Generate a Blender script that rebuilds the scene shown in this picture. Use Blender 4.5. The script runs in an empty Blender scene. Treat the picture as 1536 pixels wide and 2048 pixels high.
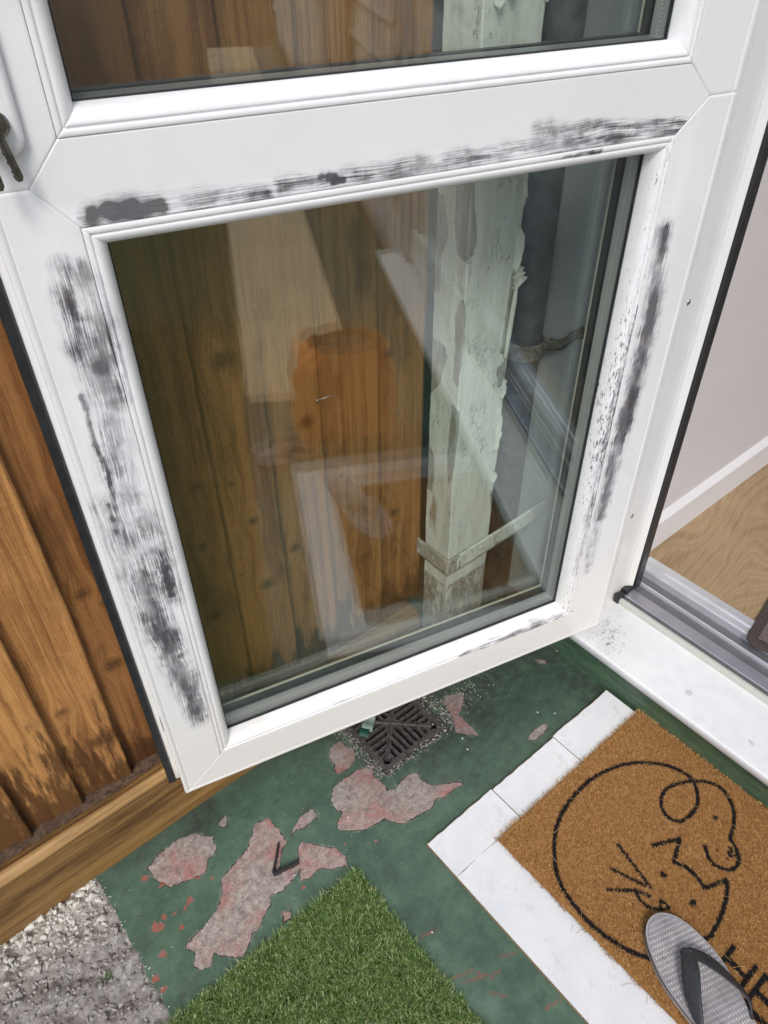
import bpy, bmesh, math, random, json
import numpy as np
from mathutils import Matrix, Vector, noise as mnoise

random.seed(7); rng = np.random.default_rng(11)
SC = bpy.context.scene
COL = SC.collection

# ------------------------------------------------------------------ camera
cam_d = bpy.data.cameras.new('camera'); cam = bpy.data.objects.new('camera', cam_d); COL.objects.link(cam)
cam_d.sensor_fit = 'HORIZONTAL'; cam_d.sensor_width = 36.0; cam_d.lens = 36.0*1510/1536
cam_d.clip_start = 0.02; cam_d.clip_end = 500
CR = ((0.7671202698087134, 0.41952588810095476, -0.4853086861593473),
      (-0.6414343870681971, 0.49053310222972946, -0.5898637153642561),
      (-0.009403123685939568, 0.7637900921260913, 0.6453962166258522))
cam.matrix_world = Matrix.Translation((0, 0, 1.2356)) @ Matrix(CR).to_4x4()
SC.camera = cam
# ------------------------------------------------------------------ sky, sun, exposure
SUN_EL, SUN_AZ = 48.0, 222.0       # azimuth of the sun measured from +Y clockwise
W = bpy.data.worlds.new('World'); SC.world = W; W.use_nodes = True
wn = W.node_tree; bg = wn.nodes['Background']
sky = wn.nodes.new('ShaderNodeTexSky'); sky.sky_type = 'NISHITA'; sky.sun_disc = False
sky.sun_elevation = math.radians(SUN_EL); sky.sun_rotation = math.radians(SUN_AZ)
sky.air_density = 1.0; sky.dust_density = 1.8; sky.ozone_density = 1.0
wn.links.new(sky.outputs[0], bg.inputs[0]); bg.inputs[1].default_value = 0.14
sd_ = bpy.data.lights.new('sun', 'SUN'); sun = bpy.data.objects.new('sun', sd_); COL.objects.link(sun)
sd_.energy = 1.45; sd_.angle = math.radians(16); sd_.color = (1.0, 0.965, 0.915)
az = math.radians(SUN_AZ); el = math.radians(SUN_EL)
sdir = Vector((math.sin(az)*math.cos(el), math.cos(az)*math.cos(el), math.sin(el)))
sun.rotation_euler = sdir.to_track_quat('Z', 'Y').to_euler(); sun.location = (0, 0, 5)
SC.view_settings.view_transform = 'Standard'; SC.view_settings.look = 'None'
SC.view_settings.gamma = 1; SC.view_settings.use_curve_mapping = False
SC.view_settings.exposure = 0.38
SC.cycles.use_denoising = True
SC.cycles.transparent_max_bounces = 24; SC.cycles.max_bounces = 8; SC.cycles.glossy_bounces = 6

# ------------------------------------------------------------------ data measured in metres
DATA = json.loads(r'''{"patch":[[[0.2327,0.6394],[0.2552,0.635],[0.2584,0.609],[0.2575,0.5926],[0.2566,0.5765],[0.2415,0.5727],[0.2237,0.5499],[0.2331,0.542],[0.2409,0.5354],[0.2541,0.5402],[0.2645,0.5587],[0.277,0.5621],[0.2854,0.5522],[0.3008,0.5309],[0.3122,0.5185],[0.3176,0.4948],[0.3088,0.4835],[0.2879,0.4931],[0.2736,0.5078],[0.2517,0.5053],[0.2371,0.5124],[0.2475,0.5272],[0.2332,0.5209],[0.2015,0.5169],[0.1872,0.5239],[0.1814,0.5114],[0.1596,0.503],[0.1487,0.4931],[0.136,0.4945],[0.1255,0.4848],[0.1081,0.4746],[0.0866,0.4927],[0.0749,0.5093],[0.0662,0.4944],[0.0518,0.4986],[0.0426,0.512],[0.0544,0.522],[0.0474,0.5437],[0.0622,0.5474],[0.0858,0.5509],[0.1137,0.5611],[0.1315,0.5759],[0.1401,0.5943],[0.1666,0.6034],[0.197,0.6102],[0.2211,0.629]],[[0.0582,0.6895],[0.0854,0.6989],[0.1146,0.702],[0.143,0.6938],[0.1661,0.667],[0.1599,0.6415],[0.1394,0.637],[0.1276,0.6204],[0.1096,0.6251],[0.0944,0.6302],[0.0721,0.6387],[0.0592,0.665]],[[0.3021,0.6013],[0.3219,0.5994],[0.3264,0.5837],[0.3103,0.5797],[0.2924,0.5802],[0.2786,0.5862],[0.2647,0.5809],[0.2795,0.5912]],[[0.4431,0.6016],[0.4545,0.5985],[0.4448,0.5781],[0.4477,0.5577],[0.4453,0.541],[0.4566,0.5339],[0.4728,0.5391],[0.494,0.5403],[0.5069,0.5346],[0.5053,0.5167],[0.509,0.5009],[0.5232,0.4889],[0.5401,0.4809],[0.555,0.4696],[0.5563,0.4634],[0.5395,0.4663],[0.5149,0.4673],[0.4964,0.4743],[0.4849,0.4671],[0.4567,0.4706],[0.4271,0.4758],[0.4171,0.4877],[0.4074,0.5053],[0.4031,0.5042],[0.3659,0.5125],[0.3368,0.537],[0.3386,0.5505],[0.3615,0.5594],[0.3532,0.5699],[0.3577,0.5903],[0.3739,0.6075],[0.4027,0.6086],[0.4296,0.6065]],[[0.4196,0.6747],[0.4422,0.6757],[0.443,0.6577],[0.4521,0.6443],[0.4395,0.6267],[0.4213,0.6173],[0.3951,0.6232],[0.4046,0.6452],[0.4064,0.6603]],[[0.6597,0.6232],[0.6946,0.6034],[0.6774,0.5859],[0.6513,0.5735],[0.6505,0.5528],[0.6509,0.5254],[0.6459,0.515],[0.6178,0.5475],[0.629,0.5619],[0.6425,0.5903],[0.6447,0.6073]],[[0.7363,0.4575],[0.767,0.4532],[0.7561,0.4407],[0.7236,0.44],[0.7074,0.4503],[0.7287,0.4569]],[[0.8622,0.5687],[0.8778,0.5554],[0.8738,0.542],[0.8626,0.5556]],[[0.1886,0.4907],[0.2001,0.4834],[0.1928,0.4727],[0.1818,0.4771]],[[0.1876,0.6832],[0.2016,0.6861],[0.2021,0.6769],[0.1901,0.6667],[0.1847,0.6741]]],"spots":[[0.0462,0.6786,0.009],[0.0604,0.694,0.0054],[0.0647,0.65,0.0072],[0.0872,0.6007,0.0076],[0.025,0.5974,0.0144],[0.0421,0.602,0.0054],[0.0567,0.5969,0.0049],[0.0747,0.594,0.0036],[0.0136,0.5587,0.0112],[-0.0064,0.5555,0.0049],[-0.0108,0.5331,0.009],[-0.014,0.5126,0.0081],[0.0972,0.6355,0.0072],[0.1112,0.6238,0.0054],[0.1287,0.6064,0.004],[0.2349,0.4989,0.004],[0.3275,0.5111,0.004],[0.3711,0.4854,0.0045],[0.0545,0.5726,0.004],[0.0042,0.5444,0.004]],"redstreak":[[[0.332,0.3238],[0.3514,0.3168]],[[0.3226,0.2535],[0.3571,0.2417],[0.3724,0.2158]],[[0.3343,0.2394],[0.3856,0.2133]],[[0.4004,0.2273],[0.4254,0.2151]],[[0.3995,0.139],[0.4255,0.1335],[0.4411,0.1327]],[[0.3556,0.2046],[0.3702,0.184]]],"flakes":[[0.9135,0.5525],[0.7924,0.4551],[0.6191,0.5299],[0.2344,0.524],[0.1722,0.4501],[0.2616,0.4673],[0.346,0.3176],[0.3608,0.5458],[0.597,0.5884],[0.6099,0.5073],[0.7692,0.4777],[0.9433,0.5152]],"mat":{"circle":[[0.8604,0.2049],[0.8595,0.2232],[0.8504,0.2477],[0.8297,0.2725],[0.8093,0.2898],[0.7803,0.3046],[0.7455,0.3148],[0.7096,0.3193],[0.6715,0.3171],[0.6394,0.3109],[0.608,0.2987],[0.5835,0.2819],[0.5652,0.2652],[0.5507,0.2463],[0.5405,0.2246],[0.5362,0.2025],[0.5342,0.1827],[0.5343,0.1615],[0.5387,0.1337],[0.5462,0.1089],[0.5578,0.0876],[0.5713,0.0713],[0.5955,0.0558],[0.6212,0.0474],[0.6431,0.0441],[0.6632,0.0426],[0.6909,0.047],[0.7137,0.0529],[0.7343,0.0612],[0.75,0.0706]],"dog":[[0.8604,0.2049],[0.8485,0.188],[0.8283,0.1734],[0.8021,0.1691],[0.7787,0.1736],[0.7686,0.1886],[0.7747,0.2075],[0.7938,0.2206],[0.8171,0.2214],[0.8422,0.2118],[0.8672,0.1945],[0.8814,0.174],[0.8827,0.1568],[0.8722,0.1363],[0.8574,0.1223],[0.8353,0.1109],[0.8144,0.1035],[0.8088,0.0918],[0.7966,0.078],[0.7819,0.0726],[0.7673,0.0771],[0.7577,0.0911],[0.7581,0.1064],[0.7715,0.1233]],"nose":[[0.8004,0.0969],[0.7982,0.0906],[0.7908,0.0928],[0.7887,0.0866],[0.7964,0.0829]],"cat":[[0.75,0.0706],[0.7317,0.0784],[0.7118,0.0858],[0.7166,0.0987],[0.7195,0.1174],[0.7169,0.1294],[0.7105,0.1407],[0.7312,0.1492],[0.7509,0.1571],[0.7075,0.1793]],"w1":[[0.6656,0.2168],[0.6482,0.1413]],"w2":[[0.625,0.1991],[0.6439,0.1487]],"w3":[[0.5943,0.183],[0.626,0.1533],[0.6362,0.1347]],"mouth":[[0.6279,0.1547],[0.6205,0.1424],[0.6199,0.1283],[0.6306,0.1121],[0.6448,0.1201],[0.644,0.1045],[0.6306,0.1121]]},"dots":[[0.828,0.1394,0.0055],[0.6803,0.14,0.0062],[0.6782,0.0857,0.0068],[0.7804,0.1077,0.0025],[0.78,0.088,0.0022],[0.7712,0.0994,0.0025]],"sm":{"L":[[[[0.762,0.9746],[0.7644,0.9255],[0.7668,0.8632],[0.7631,0.8397]],0.024,0.6],[[[0.7463,0.9694],[0.7429,0.9308],[0.7416,0.8788],[0.7447,0.8346]],0.022,0.65],[[[0.7517,0.9227],[0.755,0.8821],[0.7523,0.8338]],0.034,0.75],[[[0.7787,0.8496],[0.7787,0.7964],[0.7783,0.724],[0.7772,0.6652]],0.006,1.3],[[[0.7602,0.8213],[0.765,0.7468],[0.7614,0.7037]],0.032,0.5],[[[0.7871,0.7095],[0.7773,0.6576],[0.7733,0.5826],[0.7736,0.491]],0.04,0.62],[[[0.7574,0.7094],[0.7498,0.6387],[0.7473,0.5441]],0.03,0.5],[[[0.7469,0.609],[0.7457,0.5524]],0.014,0.9],[[[0.7728,0.556],[0.7659,0.4468],[0.7573,0.3426],[0.7569,0.2939]],0.033,0.75],[[[0.7863,0.7128],[0.7859,0.6687]],0.012,0.9],[[[0.7542,0.4909],[0.7591,0.4221]],0.012,0.7]],"T":[[[[0.725,1.015],[0.6988,1.0144],[0.6677,1.0131]],0.02,1.4],[[[0.6774,1.0133],[0.6237,1.011],[0.5716,1.0097]],0.02,0.65],[[[0.5136,1.0178],[0.4933,1.0115]],0.011,1.1],[[[0.5564,1.0147],[0.4642,1.0131],[0.3753,1.0123],[0.3101,1.0134],[0.2675,1.0185],[0.2159,1.0174]],0.016,0.7],[[[0.2727,1.033],[0.2111,1.0263],[0.0697,1.016]],0.012,1.2],[[[0.2694,1.0317],[0.25,1.0276]],0.018,0.7],[[[0.2918,1.0141],[0.1882,1.0118],[0.0673,1.0084]],0.016,0.6]],"R":[[[[0.0607,0.8921],[0.0531,0.8271],[0.0483,0.7399],[0.0496,0.6606],[0.0514,0.5824],[0.0554,0.4976],[0.0571,0.4198]],0.02,1.0],[[[0.0588,0.4366],[0.0604,0.3477],[0.0578,0.2986]],0.016,0.45],[[[0.0605,0.6121],[0.058,0.4782]],0.014,0.8]]},"chips":[[1.0937,0.5646]]}''')
DA = Vector((0.93299167, 0.48686083, 0)); DANG = math.atan2(0.24933436, -0.96841746)

# ------------------------------------------------------------------ node helpers
class NT:
    def __init__(s, name, rough=0.6, spec=0.5, metal=0.0):
        s.m = bpy.data.materials.new(name); s.m.use_nodes = True
        s.t = s.m.node_tree; s.b = s.t.nodes['Principled BSDF']
        s.b.inputs['Roughness'].default_value = rough; s.b.inputs['Metallic'].default_value = metal
        s.b.inputs['Specular IOR Level'].default_value = spec
    def set(s, sock, v):
        if isinstance(v, bpy.types.NodeSocket): s.t.links.new(v, sock)
        elif v is not None:
            try: sock.default_value = v
            except Exception: sock.default_value = (v[0], v[1], v[2], 1) if len(v) == 3 else v
    def n(s, k, **p):
        nd = s.t.nodes.new(k)
        for a, b in p.items(): setattr(nd, a, b)
        return nd
    def attr(s, name, out='Fac'): return s.n('ShaderNodeAttribute', attribute_name=name).outputs[out]
    def obj(s): return s.n('ShaderNodeTexCoord').outputs['Object']
    def vm(s, op, a, b=None):
        nd = s.n('ShaderNodeVectorMath', operation=op); s.set(nd.inputs[0], a)
        if b is not None: s.set(nd.inputs[1], b)
        return nd.outputs[0]
    def ma(s, op, a, b=None, c=None, clamp=False):
        nd = s.n('ShaderNodeMath', operation=op); nd.use_clamp = clamp
        s.set(nd.inputs[0], a)
        if b is not None: s.set(nd.inputs[1], b)
        if c is not None: s.set(nd.inputs[2], c)
        return nd.outputs[0]
    def comb(s, x, y, z):
        nd = s.n('ShaderNodeCombineXYZ'); s.set(nd.inputs[0], x); s.set(nd.inputs[1], y); s.set(nd.inputs[2], z); return nd.outputs[0]
    def sep(s, v):
        nd = s.n('ShaderNodeSeparateXYZ'); s.set(nd.inputs[0], v); return nd.outputs
    def noise(s, v, scale, detail=3, rough=.55, dist=0, out='Fac'):
        nd = s.n('ShaderNodeTexNoise'); s.set(nd.inputs['Vector'], v); nd.inputs['Scale'].default_value = scale
        nd.inputs['Detail'].default_value = detail; nd.inputs['Roughness'].default_value = rough; nd.inputs['Distortion'].default_value = dist
        return nd.outputs[out]
    def vor(s, v, scale, feature='F1', out='Distance', rnd=1):
        nd = s.n('ShaderNodeTexVoronoi', feature=feature); s.set(nd.inputs['Vector'], v); nd.inputs['Scale'].default_value = scale
        nd.inputs['Randomness'].default_value = rnd; return nd.outputs[out]
    def ramp(s, f, stops, interp='LINEAR'):
        nd = s.n('ShaderNodeValToRGB'); nd.color_ramp.interpolation = interp; s.set(nd.inputs[0], f)
        e = nd.color_ramp.elements
        while len(e) < len(stops): e.new(0.5)
        for k, (p, c) in enumerate(stops):
            e[k].position = p; e[k].color = (c, c, c, 1) if not hasattr(c, '__len__') else (c[0], c[1], c[2], 1)
        return nd.outputs[0]
    def ss(s, f, a, b):      # smooth threshold a -> b
        nd = s.n('ShaderNodeMapRange'); nd.interpolation_type = 'SMOOTHSTEP'; s.set(nd.inputs[0], f)
        nd.inputs[1].default_value = a; nd.inputs[2].default_value = b; return nd.outputs[0]
    def mix(s, f, a, b, mode='MIX'):
        nd = s.n('ShaderNodeMix', data_type='RGBA', blend_type=mode); s.set(nd.inputs[0], f)
        s.set(nd.inputs[6], a); s.set(nd.inputs[7], b); return nd.outputs[2]
    def bump(s, h, dist=.001, strength=.5, nrm=None):
        nd = s.n('ShaderNodeBump'); nd.inputs['Strength'].default_value = strength; nd.inputs['Distance'].default_value = dist
        s.set(nd.inputs['Height'], h)
        if nrm is not None: s.set(nd.inputs['Normal'], nrm)
        return nd.outputs[0]
    def fin(s, col=None, rough=None, nrm=None):
        if col is not None: s.set(s.b.inputs['Base Color'], col)
        if rough is not None: s.set(s.b.inputs['Roughness'], rough)
        if nrm is not None: s.set(s.b.inputs['Normal'], nrm)
        return s.m

def simple(name, col, rough=.5, metal=0, nz=.12, scale=30, bump=.0002, spec=.5, bscale=None):
    t = NT(name, rough, spec, metal); o = t.obj()
    f = t.noise(o, scale, 4)
    c0 = tuple(x*(1-nz) for x in col); c1 = tuple(min(1, x*(1+nz)) for x in col)
    c = t.ramp(f, [(.3, c0), (.7, c1)])
    h = t.noise(o, bscale or scale*8, 3)
    return t.fin(c, None, t.bump(h, bump, .6))

# ------------------------------------------------------------------ mesh helpers
def link(name, me, mat=None, parent=None, smooth=False):
    o = bpy.data.objects.new(name, me); COL.objects.link(o)
    if mat is not None: me.materials.append(mat)
    if parent is not None: o.parent = parent
    if smooth: me.polygons.foreach_set('use_smooth', [True]*len(me.polygons))
    return o
def mk(name, V, F, mat=None, parent=None, smooth=False, attrs=None, colors=None):
    me = bpy.data.meshes.new(name)
    V = np.asarray(V, dtype=np.float32)
    if isinstance(F, np.ndarray):
        nf, k = F.shape
        me.vertices.add(len(V)); me.vertices.foreach_set('co', V.ravel())
        me.loops.add(nf*k); me.loops.foreach_set('vertex_index', F.ravel().astype(np.int32))
        me.polygons.add(nf); me.polygons.foreach_set('loop_start', np.arange(0, nf*k, k, dtype=np.int32))
        me.update(calc_edges=True)
    else:
        me.from_pydata(V.tolist(), [], F)
    for k, a in (attrs or {}).items():
        at = me.attributes.new(k, 'FLOAT', 'POINT'); at.data.foreach_set('value', np.asarray(a, dtype=np.float32))
    me.validate(); me.update()
    return link(name, me, mat, parent, smooth)
def gridf(nu, nv, close_u=False):
    i = np.arange(nu if close_u else nu-1); j = np.arange(nv-1)
    I, J = np.meshgrid(i, j, indexing='ij'); I2 = (I+1) % nu
    return np.stack([I*nv+J, I2*nv+J, I2*nv+J+1, I*nv+J+1], -1).reshape(-1, 4)
def empty(name, loc=(0, 0, 0), rz=0):
    o = bpy.data.objects.new(name, None); COL.objects.link(o); o.location = loc; o.rotation_euler = (0, 0, rz)
    o.empty_display_size = .05; return o
def tag(o, label, cat, group=None, kind=None):
    o['label'] = label; o['category'] = cat
    if group: o['group'] = group
    if kind: o['kind'] = kind
    return o
def structure(o, label=None):
    o['kind'] = 'structure'
    if label: o['label'] = label
    return o
def bmbox(bm, x0, x1, y0, y1, z0, z1, bev=0.0, seg=2):
    r = bmesh.ops.create_cube(bm, size=1)
    for v in r['verts']:
        v.co = Vector(((x0+x1)/2+v.co.x*(x1-x0), (y0+y1)/2+v.co.y*(y1-y0), (z0+z1)/2+v.co.z*(z1-z0)))
    if bev > 0:
        es = list({e for v in r['verts'] for e in v.link_edges})
        bmesh.ops.bevel(bm, geom=es, offset=bev, segments=seg, profile=.5, affect='EDGES')
def box(name, x0, x1, y0, y1, z0, z1, mat, parent=None, bev=.001, seg=2):
    bm = bmesh.new(); bmbox(bm, x0, x1, y0, y1, z0, z1, bev, seg)
    me = bpy.data.meshes.new(name); bm.to_mesh(me); bm.free(); return link(name, me, mat, parent)
def bmobj(name, bm, mat, parent=None, smooth=False):
    me = bpy.data.meshes.new(name); bm.normal_update(); bm.to_mesh(me); bm.free(); return link(name, me, mat, parent, smooth)
def extrude_profile(name, prof, axis, a0, a1, mat, parent=None, closed=True, smooth=False, n=2, jitter=None):
    """prof: list of 2D points in the plane across 'axis'; swept from a0 to a1."""
    P = np.array(prof, float); k = len(P); ts = np.linspace(a0, a1, n); V = []
    for t in ts:
        for p in P:
            if axis == 'y': V.append((p[0], t, p[1]))
            elif axis == 'x': V.append((t, p[0], p[1]))
            else: V.append((p[0], p[1], t))
    F = []
    for i in range(n-1):
        for j in range(k if closed else k-1):
            j2 = (j+1) % k; F.append((i*k+j, (i+1)*k+j, (i+1)*k+j2, i*k+j2))
    if closed: F.append(tuple(range(k))); F.append(tuple(range((n-1)*k, n*k))[::-1])
    me = bpy.data.meshes.new(name); me.from_pydata(V, [], F)
    bm = bmesh.new(); bm.from_mesh(me); bmesh.ops.recalc_face_normals(bm, faces=bm.faces); bm.to_mesh(me); bm.free()
    return link(name, me, mat, parent, smooth)
def seg_dist(P, pts, want_s=False):
    """distance from points P (n,2) to the polyline; optional arclength"""
    pts = np.array(pts, float); best = np.full(len(P), 1e9); S = np.zeros(len(P)); acc = 0
    for a, b in zip(pts[:-1], pts[1:]):
        d = b-a; L = np.hypot(*d)+1e-12; t = np.clip(((P-a)@d)/L**2, 0, 1)
        q = np.hypot(*(P-(a+t[:, None]*d)).T); m = q < best; best[m] = q[m]; S[m] = acc+t[m]*L; acc += L
    return (best, S/acc) if want_s else best
def poly_sd(P, poly):
    """signed distance, positive inside"""
    pts = np.array(poly, float); d = seg_dist(P, np.vstack([pts, pts[:1]]))
    ins = np.zeros(len(P), bool); x, y = P[:, 0], P[:, 1]
    for a, b in zip(pts, np.roll(pts, -1, 0)):
        c = ((a[1] > y) != (b[1] > y)) & (x < (b[0]-a[0])*(y-a[1])/(b[1]-a[1]+1e-15)+a[0]); ins ^= c
    return np.where(ins, d, -d)
def catmull(pts, n=8):
    P = np.array(pts, float); P = np.vstack([2*P[0]-P[1], P, 2*P[-1]-P[-2]]); out = []
    for i in range(1, len(P)-2):
        for k in range(n):
            t = k/n; a, b, c, d = P[i-1:i+3]
            out.append(.5*((2*b)+(-a+c)*t+(2*a-5*b+4*c-d)*t*t+(-a+3*b-3*c+d)*t**3))
    out.append(P[-2]); return np.array(out)
def tube(bm, pts, r, seg=10, cap=True):
    pts = [Vector(p) for p in pts]; rings = []
    for i, p in enumerate(pts):
        t = (pts[min(i+1, len(pts)-1)]-pts[max(i-1, 0)]).normalized()
        a = t.cross(Vector((0.13, .27, .95))).normalized(); b = t.cross(a)
        rr = r[i] if hasattr(r, '__len__') else r
        rings.append([bm.verts.new(p+a*math.cos(q*2*math.pi/seg)*rr+b*math.sin(q*2*math.pi/seg)*rr) for q in range(seg)])
    for A, B in zip(rings[:-1], rings[1:]):
        for q in range(seg): bm.faces.new((A[q], A[(q+1) % seg], B[(q+1) % seg], B[q]))
    if cap: bm.faces.new(rings[0][::-1]); bm.faces.new(rings[-1])

# ------------------------------------------------------------------ materials
def pvc_mat(name, base=(.80, .80, .80), along='z', smear=True, rough=.28):
    """white plastic, with rubbed grey smears and primer where the 'smear' attribute says so"""
    t = NT(name, rough); o = t.obj(); x, y, z = t.sep(o)
    col = t.ramp(t.noise(o, 9, 4), [(.3, tuple(c*.955 for c in base)), (.7, base)])
    low = t.ma('MULTIPLY', t.ss(t.ma('ADD', z, t.ma('MULTIPLY', t.noise(o, 6, 2), .25)), .62, .22), .8)
    col = t.mix(low, col, tuple(c*k for c, k in zip(base, (.985, .94, .865)))+(1,))
    spk = t.ss(t.noise(o, 420, 2), .735, .77)
    col = t.mix(t.ma('MULTIPLY', spk, .35), col, (.28, .24, .22, 1))
    sc_n = t.ss(t.noise(t.vm('MULTIPLY', o, (40, 40, 900) if along == 'z' else (900, 40, 40)), 1, 3, .7), .66, .72)
    col = t.mix(t.ma('MULTIPLY', sc_n, .10), col, (.45, .42, .40, 1))
    gm = t.ss(t.noise(o, 17, 6, .75), .54, .68); col = t.mix(t.ma('MULTIPLY', gm, .09), col, (.42, .38, .33, 1))
    ns = t.noise(o, 260, 3)
    r = rough
    if smear:
        sm = t.attr('smear'); sp = t.attr('speck'); pr = t.attr('primer')
        if along == 'z': v = t.comb(t.ma('MULTIPLY', t.ma('ADD', x, t.ma('MULTIPLY', t.noise(o, 9, 1), .012)), 620), t.ma('MULTIPLY', z, 22), 0)
        else: v = t.comb(t.ma('MULTIPLY', x, 22), t.ma('MULTIPLY', t.ma('ADD', z, t.ma('MULTIPLY', t.noise(o, 9, 1), .012)), 620), 0)
        bris = t.noise(v, 1, 3, .6)
        blot = t.noise(o, 55, 5, .62); fine = t.noise(o, 900, 2)
        tex = t.ma('ADD', t.ma('MULTIPLY', bris, .62), t.ma('ADD', t.ma('MULTIPLY', blot, .42), t.ma('MULTIPLY', fine, .12)))
        # density rises with the attribute, the bristle texture carves it
        val = t.ma('ADD', sm, t.ma('ADD', t.ma('MULTIPLY', t.ma('SUBTRACT', bris, .5), 2.0), t.ma('MULTIPLY', t.ma('SUBTRACT', blot, .5), 1.3)))
        val = t.ma('ADD', val, t.ma('MULTIPLY', t.ma('SUBTRACT', fine, .5), .6))
        dens = t.ma('MULTIPLY', t.ss(val, .30, 1.20), t.ss(sm, .02, .34))
        tint = t.mix(t.ss(t.ma('ADD', sm, t.ma('MULTIPLY', t.ma('SUBTRACT', t.noise(o, 33, 4, .6), .5), 3.0)), .10, .72), t.ramp(t.noise(o, 28, 2), [(.42, (.21, .18, .18)), (.62, (.15, .15, .21))]), t.ramp(t.noise(o, 40, 2), [(.42, (.042, .034, .036)), (.62, (.022, .023, .042))]))
        prn = t.ma('MULTIPLY', pr, t.ss(t.ma('ADD', t.noise(v, .7, 3), t.ma('MULTIPLY', blot, .5)), .52, .85))
        col = t.mix(t.ma('MULTIPLY', prn, .8), col, (.90, .90, .92, 1))
        haze_ = t.ma('MULTIPLY', t.ss(sm, 0.0, .40), t.ss(t.ma('ADD', bris, t.ma('MULTIPLY', blot, .5)), .5, .9))
        col = t.mix(t.ma('MULTIPLY', haze_, .48), col, (.40, .37, .40, 1))
        wsp = t.ss(t.noise(t.vm('MULTIPLY', o, (30, 30, 9) if along == 'z' else (9, 30, 30)), 1, 4, .6), .36, .60)
        col = t.mix(t.ma('MULTIPLY', dens, t.ma('MAXIMUM', t.ma('MULTIPLY_ADD', wsp, .50, .44), t.ma('MULTIPLY', t.ss(sm, .75, 1.4), .86))), col, tint)
        vs = t.vm('MULTIPLY', o, (330, 330, 75)) if along == 'z' else t.vm('MULTIPLY', o, (60, 330, 330))
        sn = t.ss(t.ma('ADD', t.noise(vs, 1, 5, .75), t.ma('MULTIPLY', sp, .24)), .73, .80)
        col = t.mix(t.ma('MULTIPLY', sn, t.ma('MULTIPLY', t.ss(sp, .02, .2), .85)), col, (.05, .045, .055, 1))
        r = t.ma('ADD', t.ma('MULTIPLY', t.ss(t.ma('ADD', sm, pr), .05, .5), .32), rough)
        nrm = t.bump(t.ma('ADD', t.ma('MULTIPLY', ns, .3), t.ma('MULTIPLY', bris, t.ss(sm, .05, .4))), .0003, .35)
    else: nrm = t.bump(ns, .00015, .3)
    return t.fin(col, r, nrm)
M = {}
M['pvc_z'] = pvc_mat('white pvc stile', (.80, .80, .795), 'z'); M['pvc_x'] = pvc_mat('white pvc rail', (.80, .80, .795), 'x')
M['pvc'] = pvc_mat('white pvc', (.80, .80, .795), smear=False)
M['cream'] = pvc_mat('cream pvc edge', (.72, .70, .60), smear=False)
M['rubber'] = simple('black rubber gasket', (.018, .019, .022), .42, nz=.3, scale=60)
M['spacer'] = None
def _spacer():
    t = NT('grey spacer bar', .38, .5, .6); o = t.obj(); x, y, z = t.sep(o)
    s = t.ma('ADD', t.ma('ABSOLUTE', t.ma('SINE', t.ma('MULTIPLY', x, 800))), t.ma('ABSOLUTE', t.ma('SINE', t.ma('MULTIPLY', z, 800))))
    d = t.ma('MULTIPLY', t.ss(s, 1.75, 1.9), t.ss(t.ma('ABSOLUTE', t.ma('ADD', y, .0375)), .0012, .0006))
    c = t.mix(d, (.34, .35, .35, 1), (.05, .05, .05, 1)); return t.fin(c)
M['spacer'] = _spacer()
M['chrome'] = simple('zinc steel', (.55, .55, .52), .3, 1.0, .2, 300)
M['brass'] = simple('worn brass', (.13, .12, .095), .35, 1.0, .45, 160, .0004)
M['darkgap'] = simple('dark mastic', (.02, .02, .02), .8)

def glass_mat():
    m = bpy.data.materials.new('clear glass'); m.use_nodes = True; t = m.node_tree; t.nodes.clear()
    out = t.nodes.new('ShaderNodeOutputMaterial'); mx = t.nodes.new('ShaderNodeMixShader')
    tr = t.nodes.new('ShaderNodeBsdfTransparent'); gl = t.nodes.new('ShaderNodeBsdfGlossy'); lw = t.nodes.new('ShaderNodeLayerWeight')
    lw.inputs[0].default_value = .5
    tr.inputs[0].default_value = (.968, .985, .974, 1); gl.inputs[0].default_value = (.95, 1, .97, 1); gl.inputs['Roughness'].default_value = 0.0
    p = t.nodes.new('ShaderNodeMath'); p.operation = 'POWER'; p.inputs[1].default_value = 5
    q = t.nodes.new('ShaderNodeMath'); q.operation = 'MULTIPLY_ADD'; q.inputs[1].default_value = .95; q.inputs[2].default_value = .056
    # Layer Weight 'Facing' at blend 0.5 is 1-|cos|
    t.links.new(lw.outputs['Facing'], p.inputs[0]); t.links.new(p.outputs[0], q.inputs[0]); t.links.new(q.outputs[0], mx.inputs[0])
    t.links.new(tr.outputs[0], mx.inputs[1]); t.links.new(gl.outputs[0], mx.inputs[2]); t.links.new(mx.outputs[0], out.inputs[0])
    return m
M['glass'] = glass_mat()

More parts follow.
